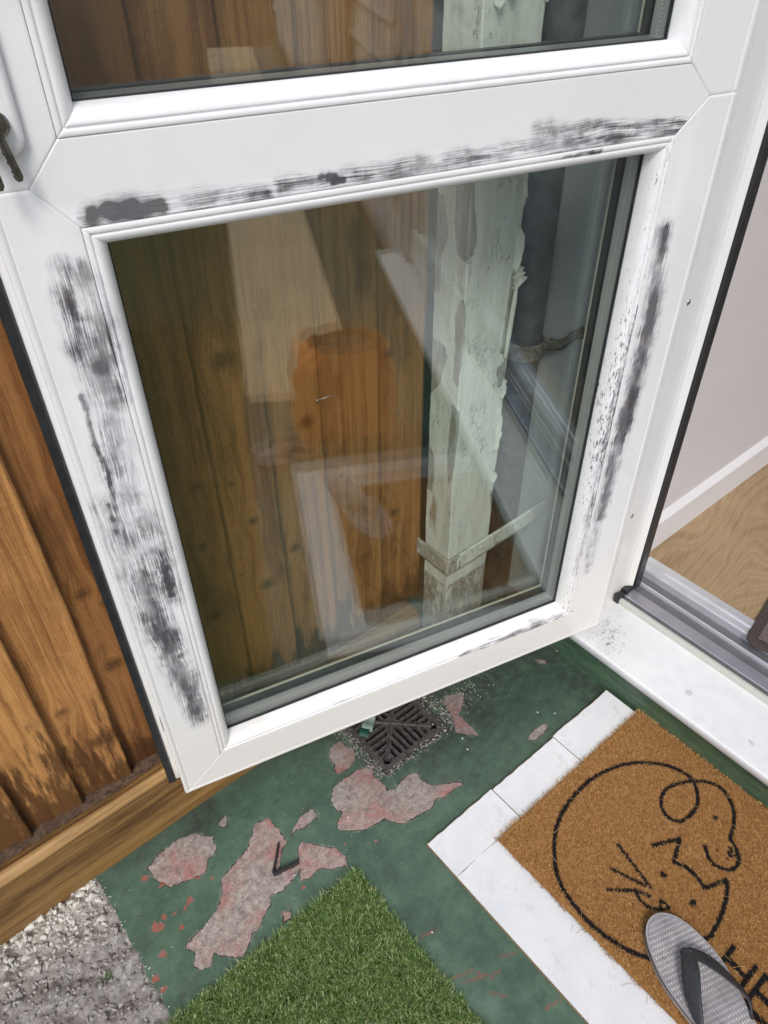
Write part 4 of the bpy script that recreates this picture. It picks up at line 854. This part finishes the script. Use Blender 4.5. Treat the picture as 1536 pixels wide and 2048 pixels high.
# free stile (two pieces joined flush at the level of the middle rail, V notched for it)
zn = lambda u, s: (ZMC+s*(0 if u >= .7701 else (.7701-u)/(.7701-UI)*(.0356)))
pf = sash_prof(UO, UI)
prim = lambda cx, cz, rx, rz: (lambda U, Z_: np.clip(1.3-np.hypot((U-cx)/rx, (Z_-cz)/rz), 0, 1))
def spk(pts, r, a=1.0):
    return lambda U, Z_: a*np.clip(1.4-seg_dist(np.stack([U, Z_], 1), pts)/r, 0, 1)
sL = member('stile', pf, lambda u: ZB+(UO-u), lambda u: zn(u, -1), 'z', 430, M['pvc_z'], door, SM['L'], spk([(.754, .60), (.751, .57)], .012), prim(.765, .66, .03, .33))
sL2 = member('stile', pf, lambda u: zn(u, 1), lambda u: ZT-(UO-u), 'z', 60, M['pvc_z'], door, None, None, None)
# hinge stile
pf = sash_prof(0.0, HI); znr = lambda u, s: (ZMC+s*(0 if u <= .0412 else (u-.0412)/(HI-.0412)*.0358))
sR = member('stile', pf, lambda u: ZB+u, lambda u: znr(u, -1), 'z', 430, M['pvc_z'], door, SM['R'], spk([(.068, .98), (.066, .5), (.07, .25)], .010, .55), prim(.06, .7, .02, .3))
sR2 = member('stile', pf, lambda u: znr(u, 1), lambda u: ZT-u, 'z', 60, M['pvc_z'], door, None)
# rails
prb = sash_prof(ZB, ZI); m = lambda z, s: None
sB = member('rail', prb, lambda z: (z-ZB), lambda z: UO-(z-ZB), 'x', 240, M['pvc_x'], door, None, spk([(.10, .19), (.4, .191)], .01, .25))
prt = sash_prof(ZT, ZTI); sT = member('rail', prt, lambda z: (ZT-z), lambda z: UO-(ZT-z), 'x', 60, M['pvc_x'], door, None)
zl = [ZM0-.006, ZM0, ZM0, ZM0+.0004, ZM0+.0009]; dl = [-.025, -.02, -.0014, -.0006, 0]
pm = list(zip(zl, dl))+[(z, 0) for z in np.arange(ZM0+.0022, ZM1-.0014, .0013)]+[(ZM1-.0009, 0), (ZM1-.0004, -.0006), (ZM1, -.0014), (ZM1, -.02), (ZM1+.006, -.025), (ZM1+.006, -.0735), (ZM0-.006, -.0735), (ZM0-.006, -.025)]
def mL(z): return .7701-abs(z-ZMC)/(ZM1-ZMC)*(.7701-UI) if ZM0 <= z <= ZM1 else UI
def mR(z): return .0412+abs(z-ZMC)/(ZM1-ZMC)*(HI-.0412) if ZM0 <= z <= ZM1 else HI
sM = member('rail', pm, mR, mL, 'x', 480, M['pvc_x'], door, SM['T'], spk([(.10, 1.008), (.25, 1.01)], .006, .5), lambda U, Z_: np.clip(1.3-np.abs(Z_-1.012)/.012, 0, 1))
# glazing beads
BD = [(0, -.0030), (0, .0004), (.0006, .0010), (.0048, .0012), (.0054, .0006), (.0058, -.0010), (.0066, -.0010), (.0072, .0004), (.0085, .0009), (.0110, .0004), (.0135, -.0012), (.0158, -.0040), (.0176, -.0078), (.0190, -.0130), (.0197, -.0180), (.0200, -.0235), (.0186, -.0260)]
BD = [p for i in range(len(BD)-1) for p in ((BD[i]), ((BD[i][0]+BD[i+1][0])/2, (BD[i][1]+BD[i+1][1])/2))]+[BD[-1]]
def beads(z0, z1, upper):
    g_ = .0003; u0, u1 = HI+g_, UI-g_; za, zb = z0+g_, z1-g_
    L_ = member('glazing_bead', [(u1-s, d) for s, d in BD], lambda u: za+(u1-u), lambda u: zb-(u1-u), 'z', 240, M['pvc_z'], door, None if upper else SM['L'], None, prim(.735, .9, .006, .1))
    R2 = member('glazing_bead', [(u0+s, d) for s, d in BD], lambda u: za+(u-u0), lambda u: zb-(u-u0), 'z', 240, M['pvc_z'], door, None if upper else [[[[.085, .70], [.0865, .46], [.088, .30]], .012, .45], [[[.0815, .80], [.0815, .40]], .0035, .9]], None if upper else (lambda U, Z_: .95*np.clip(1.5-np.abs(U-.087)/.016, 0, 1)*(.80+.22*np.sin(Z_*11+1))), prim(.088, .7, .02, .6))
    B_ = member('glazing_bead', [(za+s, d) for s, d in BD], lambda z: u0+(z-za), lambda z: u1-(z-za), 'x', 260, M['pvc_x'], door, None if upper else [[[[.10, za+.008], [.16, za+.008], [.24, za+.008], [.31, za+.006]], .012, .72], [[[.16, za+.004], [.27, za+.0025]], .004, .9], [[[.52, za+.009], [.545, za+.009]], .006, .5]],
                None if upper else (lambda U, Z_: .75*np.clip((.40-U)/.2, .25, 1)*np.clip(1.4-np.abs(Z_-za-.006)/.01, 0, 1)), prim(.4, za+.01, .5, .02))
    T_ = member('glazing_bead', [(zb-s, d) for s, d in BD], lambda z: u0+(zb-z), lambda z: u1-(zb-z), 'x', 260, M['pvc_x'], door, None if upper else [[[[.185, 1.0005], [.235, .9995]], .005, 1.0]], None, None)
    # gasket, spacer bars, panes, far gasket, outer lip
    a, b, c, d = u0+.0186, u1-.0186, za+.0186, zb-.0186
    def loop(name, o_, w, d0, d1, mat, bev=0):
        bm = bmesh.new()
        A0, B0, C0, D0 = a+o_, b-o_, c+o_, d-o_
        bmbox(bm, A0, A0+w, d0, d1, C0, D0); bmbox(bm, B0-w, B0, d0, d1, C0, D0); bmbox(bm, A0+w, B0-w, d0, d1, C0, C0+w); bmbox(bm, A0+w, B0-w, d0, d1, D0-w, D0)
        return bmobj(name, bm, mat, door)
    loop('gasket', -.002, .0050, -.0253, -.0235, M['rubber'])
    loop('spacer_bar', -.006, .0085, -.0505, -.0300, M['spacer'])
    loop('gasket', -.006, .0092, -.0660, -.0552, M['rubber'])
    loop('outer_lip', -.010, .0108, -.0722, -.0662, M['cream'])
    for y0 in (-.0295, -.0549):
        box('glass_pane', a-.006, b+.006, y0, y0+.004, c-.006, d+.006, M['glass'], door, 0)
beads(ZI, ZM0, False); beads(ZM1, ZTI, True)
# black weather gasket on the outer flange, closing strips
box('flange_strip', UO+.0012, UO+.0088, -.0487, -.0440, .108, 2.10, M['pvc'], door, .001)
box('weather_gasket', UO+.0092, UO+.0205, -.0487, -.0400, .107, 2.10, M['rubber'], door, .002)
box('corner_cap', .001, .011, -.028, -.012, .1185, .1245, M['pvc'], door, .001)
box('drip_strip', .002, UO-.002, -.046, -.010, .1175, .1245, simple('grey pvc drip strip', (.45, .45, .44), .5), door, .001)
# small lock keep on the free edge
box('lock_keep', UO-.0042, UO+.0012, -.012, -.0012, .296, .318, M['chrome'], door, .0008)
# handle: long plate, cylinder, lever
hd = empty('handle', (0, 0, 0)); hd.parent = door
prism_pts = []
def plate():
    w, r = .0165, .0150; cx = .7785; z0, z1 = 1.0680, 1.298; pts = []
    for (x, z, a0) in ((cx+w-r, z1-r, 0), (cx-w+r, z1-r, 90), (cx-w+r, z0+r, 180), (cx+w-r, z0+r, 270)):
        for k in range(9):
            a = math.radians(a0+90*k/8); pts.append((x+r*math.cos(a), z+r*math.sin(a)))
    bm = bmesh.new(); vs = [bm.verts.new((x, 0.0003, z)) for x, z in pts]; f = bm.faces.new(vs)
    r_ = bmesh.ops.extrude_face_region(bm, geom=[f]); vv = [v for v in r_['geom'] if isinstance(v, bmesh.types.BMVert)]; bmesh.ops.translate(bm, verts=vv, vec=(0, .011, 0))
    es = [e for e in bm.edges if e.verts[0].co.y > .01 and e.verts[1].co.y > .01]; bmesh.ops.bevel(bm, geom=es, offset=.006, segments=5, profile=.5, affect='EDGES')
    bmesh.ops.recalc_face_normals(bm, faces=bm.faces); return bmobj('plate', bm, M['pvc'], hd, True)
plate()
bm = bmesh.new(); tube(bm, [(.7795, .004, 1.0935), (.7795, .0150, 1.0935)], .0095, 24); bmobj('lock_cylinder', bm, M['chrome'], hd, True)
bm = bmesh.new(); tube(bm, [(.7785, .008, 1.255), (.7785, .045, 1.255), (.770, .052, 1.255), (.68, .052, 1.252), (.665, .050, 1.251)], [.009, .009, .009, .008, .006], 16); bmobj('lever', bm, M['pvc'], hd, True)
# keys hanging from the cylinder
def key(name, pts, lab):
    """a flat notched key hanging down: pts = (x,y,z) top and tilt"""
    root = empty(name, pts[0]); root.rotation_euler = pts[1]; root.scale = (.78, .78, .80)
    tag(root, lab, 'key')
    out = [(-.0045, .002), (-.0045, -.036), (-.002, -.040), (.002, -.040), (.004, -.037)]
    zc = -.034
    while zc < .0: out += [(.0045 if random.random() < .5 else .0032, zc), (.0028+random.random()*.0016, zc+.0022)]; zc += .0042
    out += [(.0045, .002)]
    bm = bmesh.new(); vs = [bm.verts.new((x, 0, z)) for x, z in out]; f = bm.faces.new(vs); r_ = bmesh.ops.extrude_face_region(bm, geom=[f])
    bmesh.ops.translate(bm, verts=[v for v in r_['geom'] if isinstance(v, bmesh.types.BMVert)], vec=(0, .0022, 0)); bmesh.ops.recalc_face_normals(bm, faces=bm.faces)
    bmobj('blade', bm, M['brass'], root)
    box('blade_groove', -.0008, .0008, .0021, .0025, -.036, .0, M['darkgap'], root, 0)
    bm = bmesh.new(); vs = [bm.verts.new((.0125*math.cos(q*math.pi/12), 0, .013+.0120*math.sin(q*math.pi/12))) for q in range(24)]
    f = bm.faces.new(vs); r_ = bmesh.ops.extrude_face_region(bm, geom=[f]); bmesh.ops.translate(bm, verts=[v for v in r_['geom'] if isinstance(v, bmesh.types.BMVert)], vec=(0, .0022, 0)); bmesh.ops.recalc_face_normals(bm, faces=bm.faces)
    bmobj('bow', bm, M['brass'], root); return root
Rd = Matrix.Rotation(DANG, 3, 'Z')
def dworld(u, d, z): return DA+(Rd @ Vector((u, d, 0)))+Vector((0, 0, z))
key('door_key', (dworld(.7800, .022, 1.086), (0, math.radians(10), DANG)), 'worn brass key hanging in front of the white lock plate, nearer the glass')
key('door_key', (dworld(.7925, .028, 1.083), (0, math.radians(4), DANG)), 'worn brass key hanging at the very left edge beside the other key')

# ------------------------------------------------------------------ white boards around the mat
def board(x0, x1, y0, y1, zt, lab, pid):
    root = empty('white_board', ((x0+x1)/2, (y0+y1)/2, 0)); tag(root, lab, 'board', 'white boards edging the doormat'); cx, cy = (x0+x1)/2, (y0+y1)/2
    nx = max(2, int((x1-x0)/.004)); ny = max(2, int((y1-y0)/.004)); per = []
    for k in range(nx): per.append((x0+(x1-x0)*k/nx, y0, 1))
    for k in range(ny): per.append((x1, y0+(y1-y0)*k/ny, 1))
    for k in range(nx): per.append((x1-(x1-x0)*k/nx, y1, 0))
    for k in range(ny): per.append((x0, y1-(y1-y0)*k/ny, 1))
    pts = []
    for x, y, e in per:
        j = mnoise.noise(Vector((x*70, y*70, pid)))*.0016 if not e else mnoise.noise(Vector((x*50, y*50, pid)))*.0003
        if y == y1: y += j-.0004
        pts.append((x-cx, y-cy))
    bm = bmesh.new(); vs = [bm.verts.new((x, y, zt)) for x, y in pts]; f = bm.faces.new(vs); r_ = bmesh.ops.extrude_face_region(bm, geom=[f])
    bmesh.ops.translate(bm, verts=[v for v in r_['geom'] if isinstance(v, bmesh.types.BMVert)], vec=(0, 0, -.0012)); bmesh.ops.recalc_face_normals(bm, faces=bm.faces)
    bmobj('laminate_face', bm, M['board'], root)
    pts2 = [(x*1.0+(.0006 if x > 0 else -.0006)*(1 if abs(abs(x)-(x1-x0)/2) > .001 else 0), y+(.0014 if abs(y-(y1-cy)) < .004 else 0)) for x, y in pts]
    bm = bmesh.new(); vs = [bm.verts.new((x, y, zt-.0014)) for x, y in pts2]; f = bm.faces.new(vs); r_ = bmesh.ops.extrude_face_region(bm, geom=[f])
    bmesh.ops.translate(bm, verts=[v for v in r_['geom'] if isinstance(v, bmesh.types.BMVert)], vec=(0, 0, -zt+.0022)); bmesh.ops.recalc_face_normals(bm, faces=bm.faces)
    bmobj('chipboard_core', bm, M['chipboard'], root); return root
board(.7455, .905, .352, .4215, .0115, 'white board nearest the step at the top corner of the doormat', 1)
board(.5835, .7440, .352, .4190, .0105, 'middle white board along the short edge of the doormat', 2)
board(.4310, .5820, .352, .4215, .0095, 'white corner board under the left corner of the doormat', 3)
board(.4310, .545, -.215, .3515, .0095, 'long white board running along the side of the doormat towards the viewer', 4)
board(.5460, .905, -.215, -.120, .0110, 'white board across the near end of the doormat', 5)

# ------------------------------------------------------------------ doormat
mat_root = empty('doormat', (.72, .118, .012)); tag(mat_root, 'brown coir doormat with black line drawn dog and cat faces', 'doormat')
mi = Matrix.Translation((-.72, -.118, -.012))
X0, X1, Y0m, Y1m = .521, .9105, -.116, .3515
D = DATA['mat']
LINES = [(catmull(D['circle'], 6), .0036), (catmull(D['dog'], 6), .0033), (catmull(D['nose'], 4), .0026), (np.array(D['cat']), .0034), (np.array(D['w1']), .0026), (np.array(D['w2']), .0028), (np.array(D['w3']), .0028), (catmull(D['mouth'][:4], 4), .0026), (np.array(D['mouth'][3:]), .0022)]
LT = [[(.626, .012), (.669, .011)], [(.648, .012), (.646, -.023)], [(.626, -.024), (.669, -.024)],
      [(.612, -.038), (.669, -.038)], [(.612, -.038), (.612, -.072)], [(.640, -.038), (.640, -.066)], [(.668, -.038), (.668, -.072)],
      [(.669, -.080), (.645, -.093)], [(.669, -.107), (.645, -.093)], [(.645, -.093), (.612, -.093)]]
LINES += [(np.array(l), .0042) for l in LT]
def ink_at(P, soft=.0006):
    v = np.full(len(P), -1.0)
    for l, w in LINES: v = np.maximum(v, w-seg_dist(P, l))
    for x, y, r in DATA['dots']: v = np.maximum(v, r*.85-np.hypot(P[:, 0]-x, P[:, 1]-y))
    return v
def wob(P): return np.array([mnoise.noise(Vector((a*260, b*260, 0)))*.0012+mnoise.noise(Vector((a*55, b*55, 5)))*.0008 for a, b in P])
gx_ = np.arange(X0, X1, .0025); gy_ = np.arange(Y0m, Y1m, .0025); GXm, GYm = np.meshgrid(gx_, gy_, indexing='ij'); Pm = np.stack([GXm.ravel(), GYm.ravel()], 1)
Zm = np.array([.0175+.0014*mnoise.noise(Vector((a*300, b*300, 2))) for a, b in Pm])
o = mk('mat_base', np.stack([Pm[:, 0], Pm[:, 1], Zm], 1), gridf(len(gx_), len(gy_)), M['coir'], mat_root, True, dict(ink=(ink_at(Pm) > 0).astype(float), rnd=np.clip(rng.normal(.12, .1, len(Pm)), 0, 1))); o.matrix_parent_inverse = mi
o = box('rubber_backing', X0+.002, X1-.002, Y0m+.002, Y1m-.002, .0118, .0150, M['soleline'], mat_root, .001); o.matrix_parent_inverse = mi
nf = 80000
x = rng.uniform(X0-.0015, X1+.0015, nf); y = rng.uniform(Y0m-.0015, Y1m+.0015, nf)
# ragged nibble at the long left edge
nib = (x < X0+.012*np.exp(-((y-.02)/.012)**2)+.002*np.sin(y*140)) ; x = x[~nib]; y = y[~nib]; nf = len(x)
P2 = np.stack([x, y], 1); ink = (ink_at(P2)+wob(P2) > 0).astype(float)
a = rng.uniform(0, 2*np.pi, nf); L = rng.uniform(.0045, .0085, nf); ln = np.abs(rng.normal(.45, .28, nf))
eo = np.zeros((nf, 2)); eo[x < X0+.006] += (-1.0, 0); eo[x > X1-.006] += (1.0, 0); eo[y > Y1m-.006] += (0, 1.0); eo[y < Y0m+.006] += (0, -1.0)
dv = np.stack([np.cos(a), np.sin(a)], 1)*ln[:, None]+eo*.75; top = np.stack([x, y, np.full(nf, .0150)], 1)+np.c_[dv*L[:, None]*.6, L*np.clip(1-.25*ln, .4, 1)*.8*(1-.35*(np.abs(eo).sum(1) > 0))]
base = np.stack([x, y, np.full(nf, .0145)], 1); w = np.stack([-np.sin(a), np.cos(a)], 1)*.00045; w = np.c_[w, np.zeros(nf)]
V = np.stack([base-w, base+w, top+w*.5, top-w*.5], 1).reshape(-1, 3); F = np.arange(nf*4).reshape(nf, 4)
rn = np.clip(rng.normal(.5, .22, nf), 0, 1)
o = mk('coir_pile', V, F, M['coir'], mat_root, False, dict(ink=np.repeat(ink, 4), rnd=np.repeat(rn, 4))); o.matrix_parent_inverse = mi
# stray fibres
bm = bmesh.new()
for k in range(260):
    x = random.uniform(X0-.01, X1); y = random.uniform(Y0m, Y1m); a = random.uniform(0, 6.28); L = random.uniform(.008, .02); z = .0222
    if x < X0: z = .0105
    p = Vector((x, y, z)); c = Vector((-math.sin(a), math.cos(a), 0))*L*random.uniform(-.3, .3)
    tube(bm, [p, p+Vector((math.cos(a), math.sin(a), .12))*L*.5+c*.5, p+Vector((math.cos(a), math.sin(a), .0))*L], .00022, 3, False)
V = [v.co for v in bm.verts]; o = bmobj('stray_fibres', bm, simple('pale coir strand', (.50, .32, .15), .8), mat_root); o.matrix_parent_inverse = mi; o['kind'] = 'stuff'

# ------------------------------------------------------------------ flip-flops
def flip_flop(name, lab):
    """local: toe at +Y, length .27; origin at the sole's centre"""
    root = empty(name, (0, 0, 0)); tag(root, lab, 'flip-flop', 'pair of grey flip-flops')
    half = [(.000, .0), (.0015, .009), (.006, .0185), (.015, .0280), (.028, .0355), (.045, .0412), (.070, .0465), (.095, .0470), (.125, .0430), (.155, .0380), (.185, .0345), (.215, .0340), (.240, .0315), (.257, .0230), (.266, .0100), (.268, 0)]
    hl = catmull(half, 4); bend = lambda s: .006*math.sin(s/.268*math.pi)
    out = [(-w+bend(s)-.002*math.sin(s*12), .134-s) for s, w in hl]+[(w*.96+bend(s), .134-s) for s, w in hl[::-1][1:-1]]
    def layer(nm, z0, z1, sc, mat, dish=0):
        pts = [(x*sc, y*sc) for x, y in out]; n = len(pts); V = []; rings = (1, .97, .8, .55, .3, .05) if dish else (1,)
        V += [(x, y, z0) for x, y in pts]
        for r in rings:
            for x, y in pts:
                d = dish*(1-r)*.9; V.append((x*r, y*(1-(1-r)*.999) if False else y*r, z1-(d if r < .98 else 0)))
        F = []; 
        for k in range(len(rings)):
            for j in range(n): F.append((k*n+j, k*n+(j+1) % n, (k+1)*n+(j+1) % n, (k+1)*n+j))
        F.append(tuple(range(len(V)-n, len(V)))); F.append(tuple(range(n))[::-1])
        o = mk(nm, V, F, mat, root, False)
        bm = bmesh.new(); bm.from_mesh(o.data); bmesh.ops.recalc_face_normals(bm, faces=bm.faces); bm.to_mesh(o.data); bm.free(); return o
    layer('outsole', 0, .0070, 1.0, M['soleside']); layer('midline', .0070, .0100, 1.006, M['soleline']); layer('footbed', .0100, .0150, 1.0, M['soleside'])
    layer('textured_top', .0150, .0162, .965, M['sole'], .0006)
    # strap: two flat tapering bands meeting at the toe post
    post = Vector((.004, .134-.062, .0155))
    bm = bmesh.new(); tube(bm, [post+Vector((0, .003, -.002)), post+Vector((0, .002, .010)), post+Vector((0, -.004, .020))], [.0035, .0038, .0055], 14)
    bmobj('toe_post', bm, M['strap'], root, True)
    for s in (-1, 1):
        cp = catmull([(post.x, post.y-.002, .0345), (post.x+s*.014, post.y-.022, .040), (post.x+s*.030, post.y-.050, .036), (post.x+s*.040+(.002 if s > 0 else 0), post.y-.080, .026), (post.x*0+s*.0385, post.y-.100, .0155)], 8); n = len(cp); V = []
        for i, c in enumerate(cp):
            t = i/(n-1); w = .0052+.0072*math.sin(math.pi*min(1, t*1.1+.12)); th = .0022
            tg = Vector(cp[min(i+1, n-1)]-cp[max(i-1, 0)]).normalized(); nr_ = Vector((s*(.25+.6*t), .12, 1-.55*t)).normalized(); nr_ = (nr_-tg*nr_.dot(tg)).normalized(); sd2 = tg.cross(nr_)
            c = Vector(c)
            for q in range(10):
                a = q/10*2*math.pi; V.append(c+sd2*math.cos(a)*w+nr_*math.sin(a)*th)
        F = [tuple(int(v) for v in f) for f in gridf(n, 10)]+[(i*10+9, (i+1)*10+9, (i+1)*10, i*10) for i in range(n-1)]+[tuple(range(10))[::-1], tuple(range((n-1)*10, n*10))]
        mk('strap', V, F, M['strap'], root, True)
    return root
ff = flip_flop('flip_flop', 'grey rubber flip-flop with charcoal straps lying on the coir doormat')
# toe tip measured at (.622,.109); runs towards (-.03,-.07)
ax = Vector((.560, -.0185, 0))-Vector((.604, .112, 0)); L = .268; dirv = ax.normalized(); c = Vector((.6110, .1120, 0))+dirv*L/2
ff.location = (c.x, c.y, .0205); ff.rotation_euler = (0, 0, math.atan2(-dirv.y, -dirv.x)-math.pi/2)
f2 = ff.copy(); COL.objects.link(f2); f2.location = (.455, -.33, -.002); f2.rotation_euler = (0, 0, 1.2); f2['label'] = 'other grey flip-flop added as stand-in for the mirrored foot, beside the white board at the near end of the mat'  # second flip-flop added where a foot shows in the reflection
for ch in list(ff.children): q = ch.copy(); COL.objects.link(q); q.parent = f2

# ------------------------------------------------------------------ drain grate
gr_root = empty('drain_grate', ((GX0+GX1)/2, (GY0+GY1)/2, 0)); tag(gr_root, 'square black iron drain grate with leaf shaped slots beneath the door', 'drain grate')
N = 112; cs = .1500/N; c1 = (np.arange(N)+.5)*cs-.075; A, B = np.meshgrid(c1, c1, indexing='ij'); solid = np.ones((N, N), bool)
big = np.maximum(np.abs(A), np.abs(B)); sm_ = np.minimum(np.abs(A), np.abs(B)); lat = np.where(np.abs(A) > np.abs(B), B, A)
ph = np.abs(((lat/.0128)+.5) % 1-.5)*.0128       # distance to nearest slot centre line
hole = (ph < .0036) & (big > sm_+.0065) & (big < .062) & (big > .014)
solid &= ~hole
for sx_, sy_ in ((-1, -1), (1, -1)): solid &= ~(np.hypot(A-sx_*.058, B-sy_*.058) < .0062)
V = []; F = []; idx = {}
def vid(i, j, k):
    key_ = (i, j, k)
    if key_ not in idx:
        dz = -.0022*max(0, 1-abs(abs(i-N/2)-abs(j-N/2))*0) if False else 0
        x = i*cs-.075; y = j*cs-.075; rid = .0014*max(0, 1-abs(abs(x)-abs(y))/.004)
        idx[key_] = len(V); V.append((x, y, (.0005+rid+.0004*mnoise.noise(Vector((x*120, y*120, 0)))) if k else -.009))
    return idx[key_]
for i in range(N):
    for j in range(N):
        if solid[i, j]:
            F.append((vid(i, j, 1), vid(i+1, j, 1), vid(i+1, j+1, 1), vid(i, j+1, 1)))
            for di, dj, e in ((-1, 0, ((i, j+1), (i, j))), (1, 0, ((i+1, j), (i+1, j+1))), (0, -1, ((i, j), (i+1, j))), (0, 1, ((i+1, j+1), (i, j+1)))):
                a_, b_ = i+di, j+dj
                if not (0 <= a_ < N and 0 <= b_ < N) or not solid[a_, b_]:
                    (p0, p1) = e; F.append((vid(*p0, 1), vid(*p0, 0), vid(*p1, 0), vid(*p1, 1)))
mk('grate', V, F, M['iron'], gr_root, False)
bm = bmesh.new(); h = .0757
for a in ((-h-.0015, h+.0015, -h-.0015, -h), (-h-.0015, h+.0015, h, h+.0015), (-h-.0015, -h, -h, h), (h, h+.0015, -h, h)): bmbox(bm, a[0], a[1], a[2], a[3], -.018, -.0005)
bmobj('surround', bm, M['soil'], gr_root)

# debris: flakes of paint and grit around the drain and on the floor
VV = []; n = 0; FF = []
def flake(x, y, z, s):
    global n
    m = random.randint(4, 6); a0 = random.uniform(0, 6.28); tl = Vector((random.uniform(-.5, .5), random.uniform(-.5, .5), 1)).normalized(); q = tl.to_track_quat('Z', 'Y')
    ring = [q @ Vector((s*random.uniform(.5, 1)*math.cos(a0+k*6.283/m), s*random.uniform(.4, 1)*math.sin(a0+k*6.283/m), 0)) for k in range(m)]
    for r_ in ring: VV.append((x+r_.x, y+r_.y, z+abs(r_.z)+s*.2))
    for r_ in ring: VV.append((x+r_.x, y+r_.y, z+abs(r_.z)+s*.2+s*.25))
    FF.append(tuple(n+m+k for k in range(m))); 
    for k in range(m): FF.append((n+k, n+(k+1) % m, n+m+(k+1) % m, n+m+k))
    n += 2*m
for k in range(80): flake(.632+random.gauss(0, .008), random.uniform(.57, .735), .001, random.uniform(.0006, .0021))
for k in range(110): flake(random.gauss(.70, .03), random.gauss(.60, .018), .001, random.uniform(.0005, .0017))
for k in range(60): flake(random.uniform(.48, .64), GY0-.003+random.gauss(0, .004), .001, random.uniform(.0005, .0018))
for k in range(120): flake(random.uniform(0, .88), random.uniform(.42, .72), .0012, random.uniform(.0004, .0011))
for x, y in DATA['flakes']: flake(x, y, .001, .0026)
for k in range(90): flake(-.014+random.gauss(0, .005), random.uniform(.45, .73), .0, random.uniform(.0006, .0018))
o = mk('paint_flakes', VV, FF, M['white_flake']); o['kind'] = 'stuff'; o['label'] = 'small white paint flakes and grit scattered on the green floor'
VVs = []; FFs = []; Rr_ = []; n2 = 0
for k in range(900):
    r_ = random.random()
    if r_ < .35: x, y = .455+random.gauss(0, .006), random.uniform(.565, .72)
    elif r_ < .7: x, y = .631+random.gauss(0, .009), random.uniform(.57, .74)
    else: x, y = random.uniform(.46, .63), random.choice((.563, .725))+random.gauss(0, .004)
    s = random.uniform(.0006, .0019); v = IV*np.array([s, s*.8, s*.6])*(1+.2*rng.normal(size=(len(IV), 1))); VVs.append(v+np.array([x, y, .001])); FFs.append(IF+n2); n2 += len(IV); Rr_.append(np.full(len(IV), rng.random()*.5))
o = mk('drain_grit', np.vstack(VVs), np.vstack(FFs), M['stone'], None, False, dict(rnd=np.concatenate(Rr_), pale=np.zeros(n2))); o['kind'] = 'stuff'; o['label'] = 'dark grit and crumbs of dirt around the drain grate'
# green printed scrap on the grate
bm = bmesh.new(); V = []
for i in range(9):
    for j in range(6): V.append((-.024+i*.006, -.014+j*.0056, .004+.004*math.sin(i*.8)+.003*(j/5)**2))
sc_ = mk('paper_scrap', V, gridf(9, 6), simple('pale green card', (.24, .34, .29), .5, nz=.2, scale=60), None, True); sc_.location = (.505, .668, .002); sc_.rotation_euler = (0, 0, .7); sc_.scale = (.75, .75, .8)
md = sc_.modifiers.new('t', 'SOLIDIFY'); md.thickness = .0006; tag(sc_, 'crumpled scrap of pale and dark green card caught on the drain grate', 'scrap')
bm = bmesh.new(); V = []
for i in range(7):
    for j in range(6): V.append((-.018+i*.006, -.012+j*.0048, .006+.004*math.sin(i*.8)+.003*(j/5)**2))
q = mk('printed_side', V, gridf(7, 6), simple('dark green print', (.015, .07, .05), .45), sc_, True); q.location = (-.026, .004, .001)

# black bent plastic strip
bm = bmesh.new(); pth = [(.245, .584), (.2300, .567), (.2105, .5475), (.2095, .5450), (.2120, .5440), (.232, .5395), (.2520, .5355)]; t_ = .0013; hgt = [.008, .012, .0135, .0135, .0135, .0130, .0135]
vs = []
for i, (x, y) in enumerate(pth):
    a = Vector(pth[max(i-1, 0)]); b = Vector(pth[min(i+1, len(pth)-1)]); d = (b-a).normalized(); nn = Vector((-d.y, d.x))*t_
    vs.append([bm.verts.new((x+nn.x, y+nn.y, .001)), bm.verts.new((x+nn.x-.001, y+nn.y-.001, .001+hgt[i])), bm.verts.new((x-nn.x-.001, y-nn.y-.001, .001+hgt[i])), bm.verts.new((x-nn.x, y-nn.y, .001))])
for A_, B_ in zip(vs[:-1], vs[1:]):
    for q in range(4): bm.faces.new((A_[q], A_[(q+1) % 4], B_[(q+1) % 4], B_[q]))
bm.faces.new(vs[0][::-1]); bm.faces.new(vs[-1]); bmesh.ops.recalc_face_normals(bm, faces=bm.faces)
o = bmobj('plastic_strip', bm, simple('black plastic', (.014, .014, .016), .35, nz=.2)); tag(o, 'bent black plastic strip lying on the peeled patch of floor', 'plastic strip')

# orange stand-in added behind the viewer's right for the shape mirrored in the glass
bm = bmesh.new(); bmesh.ops.create_icosphere(bm, subdivisions=5, radius=1)
for v in bm.verts:
    c = v.co.copy(); nz_ = mnoise.fractal(c*1.6, .8, 2.0, 4)*.16+abs(mnoise.noise(c*5))*.10; f = 1+nz_
    c = Vector([math.copysign(abs(q)**.7, q) for q in c]); v.co = Vector((c.x*.118*f*(1.15-.15*c.z), c.y*.085*f, max(-.150, c.z*.185*(1+nz_*.3))))
bmesh.ops.delete(bm, geom=[v for v in bm.verts if v.co.z > .150], context='VERTS')
tub = empty('orange_stand_in', (.605, -.375, .150)); tag(tub, 'crumpled orange plastic sack on the green floor for the shape mirrored in the glass', 'stand_in')
o = bmobj('stand_in_body', bm, simple('orange plastic film', (1.0, .27, .02), .35, nz=.2, scale=12, bump=.003, bscale=30), tub, True)
sb_ = o.data.materials[0].node_tree.nodes['Principled BSDF']; sb_.inputs['Subsurface Weight'].default_value = .8; sb_.inputs['Subsurface Radius'].default_value = (.12, .04, .01)
bm = bmesh.new(); bmesh.ops.create_icosphere(bm, subdivisions=4, radius=1)
for v in bm.verts: v.co = Vector((v.co.x*.075, v.co.y*.06, .115+v.co.z*.018+.012))
bmobj('contents', bm, simple('dark cloth', (.02, .02, .02), .9), tub, True)
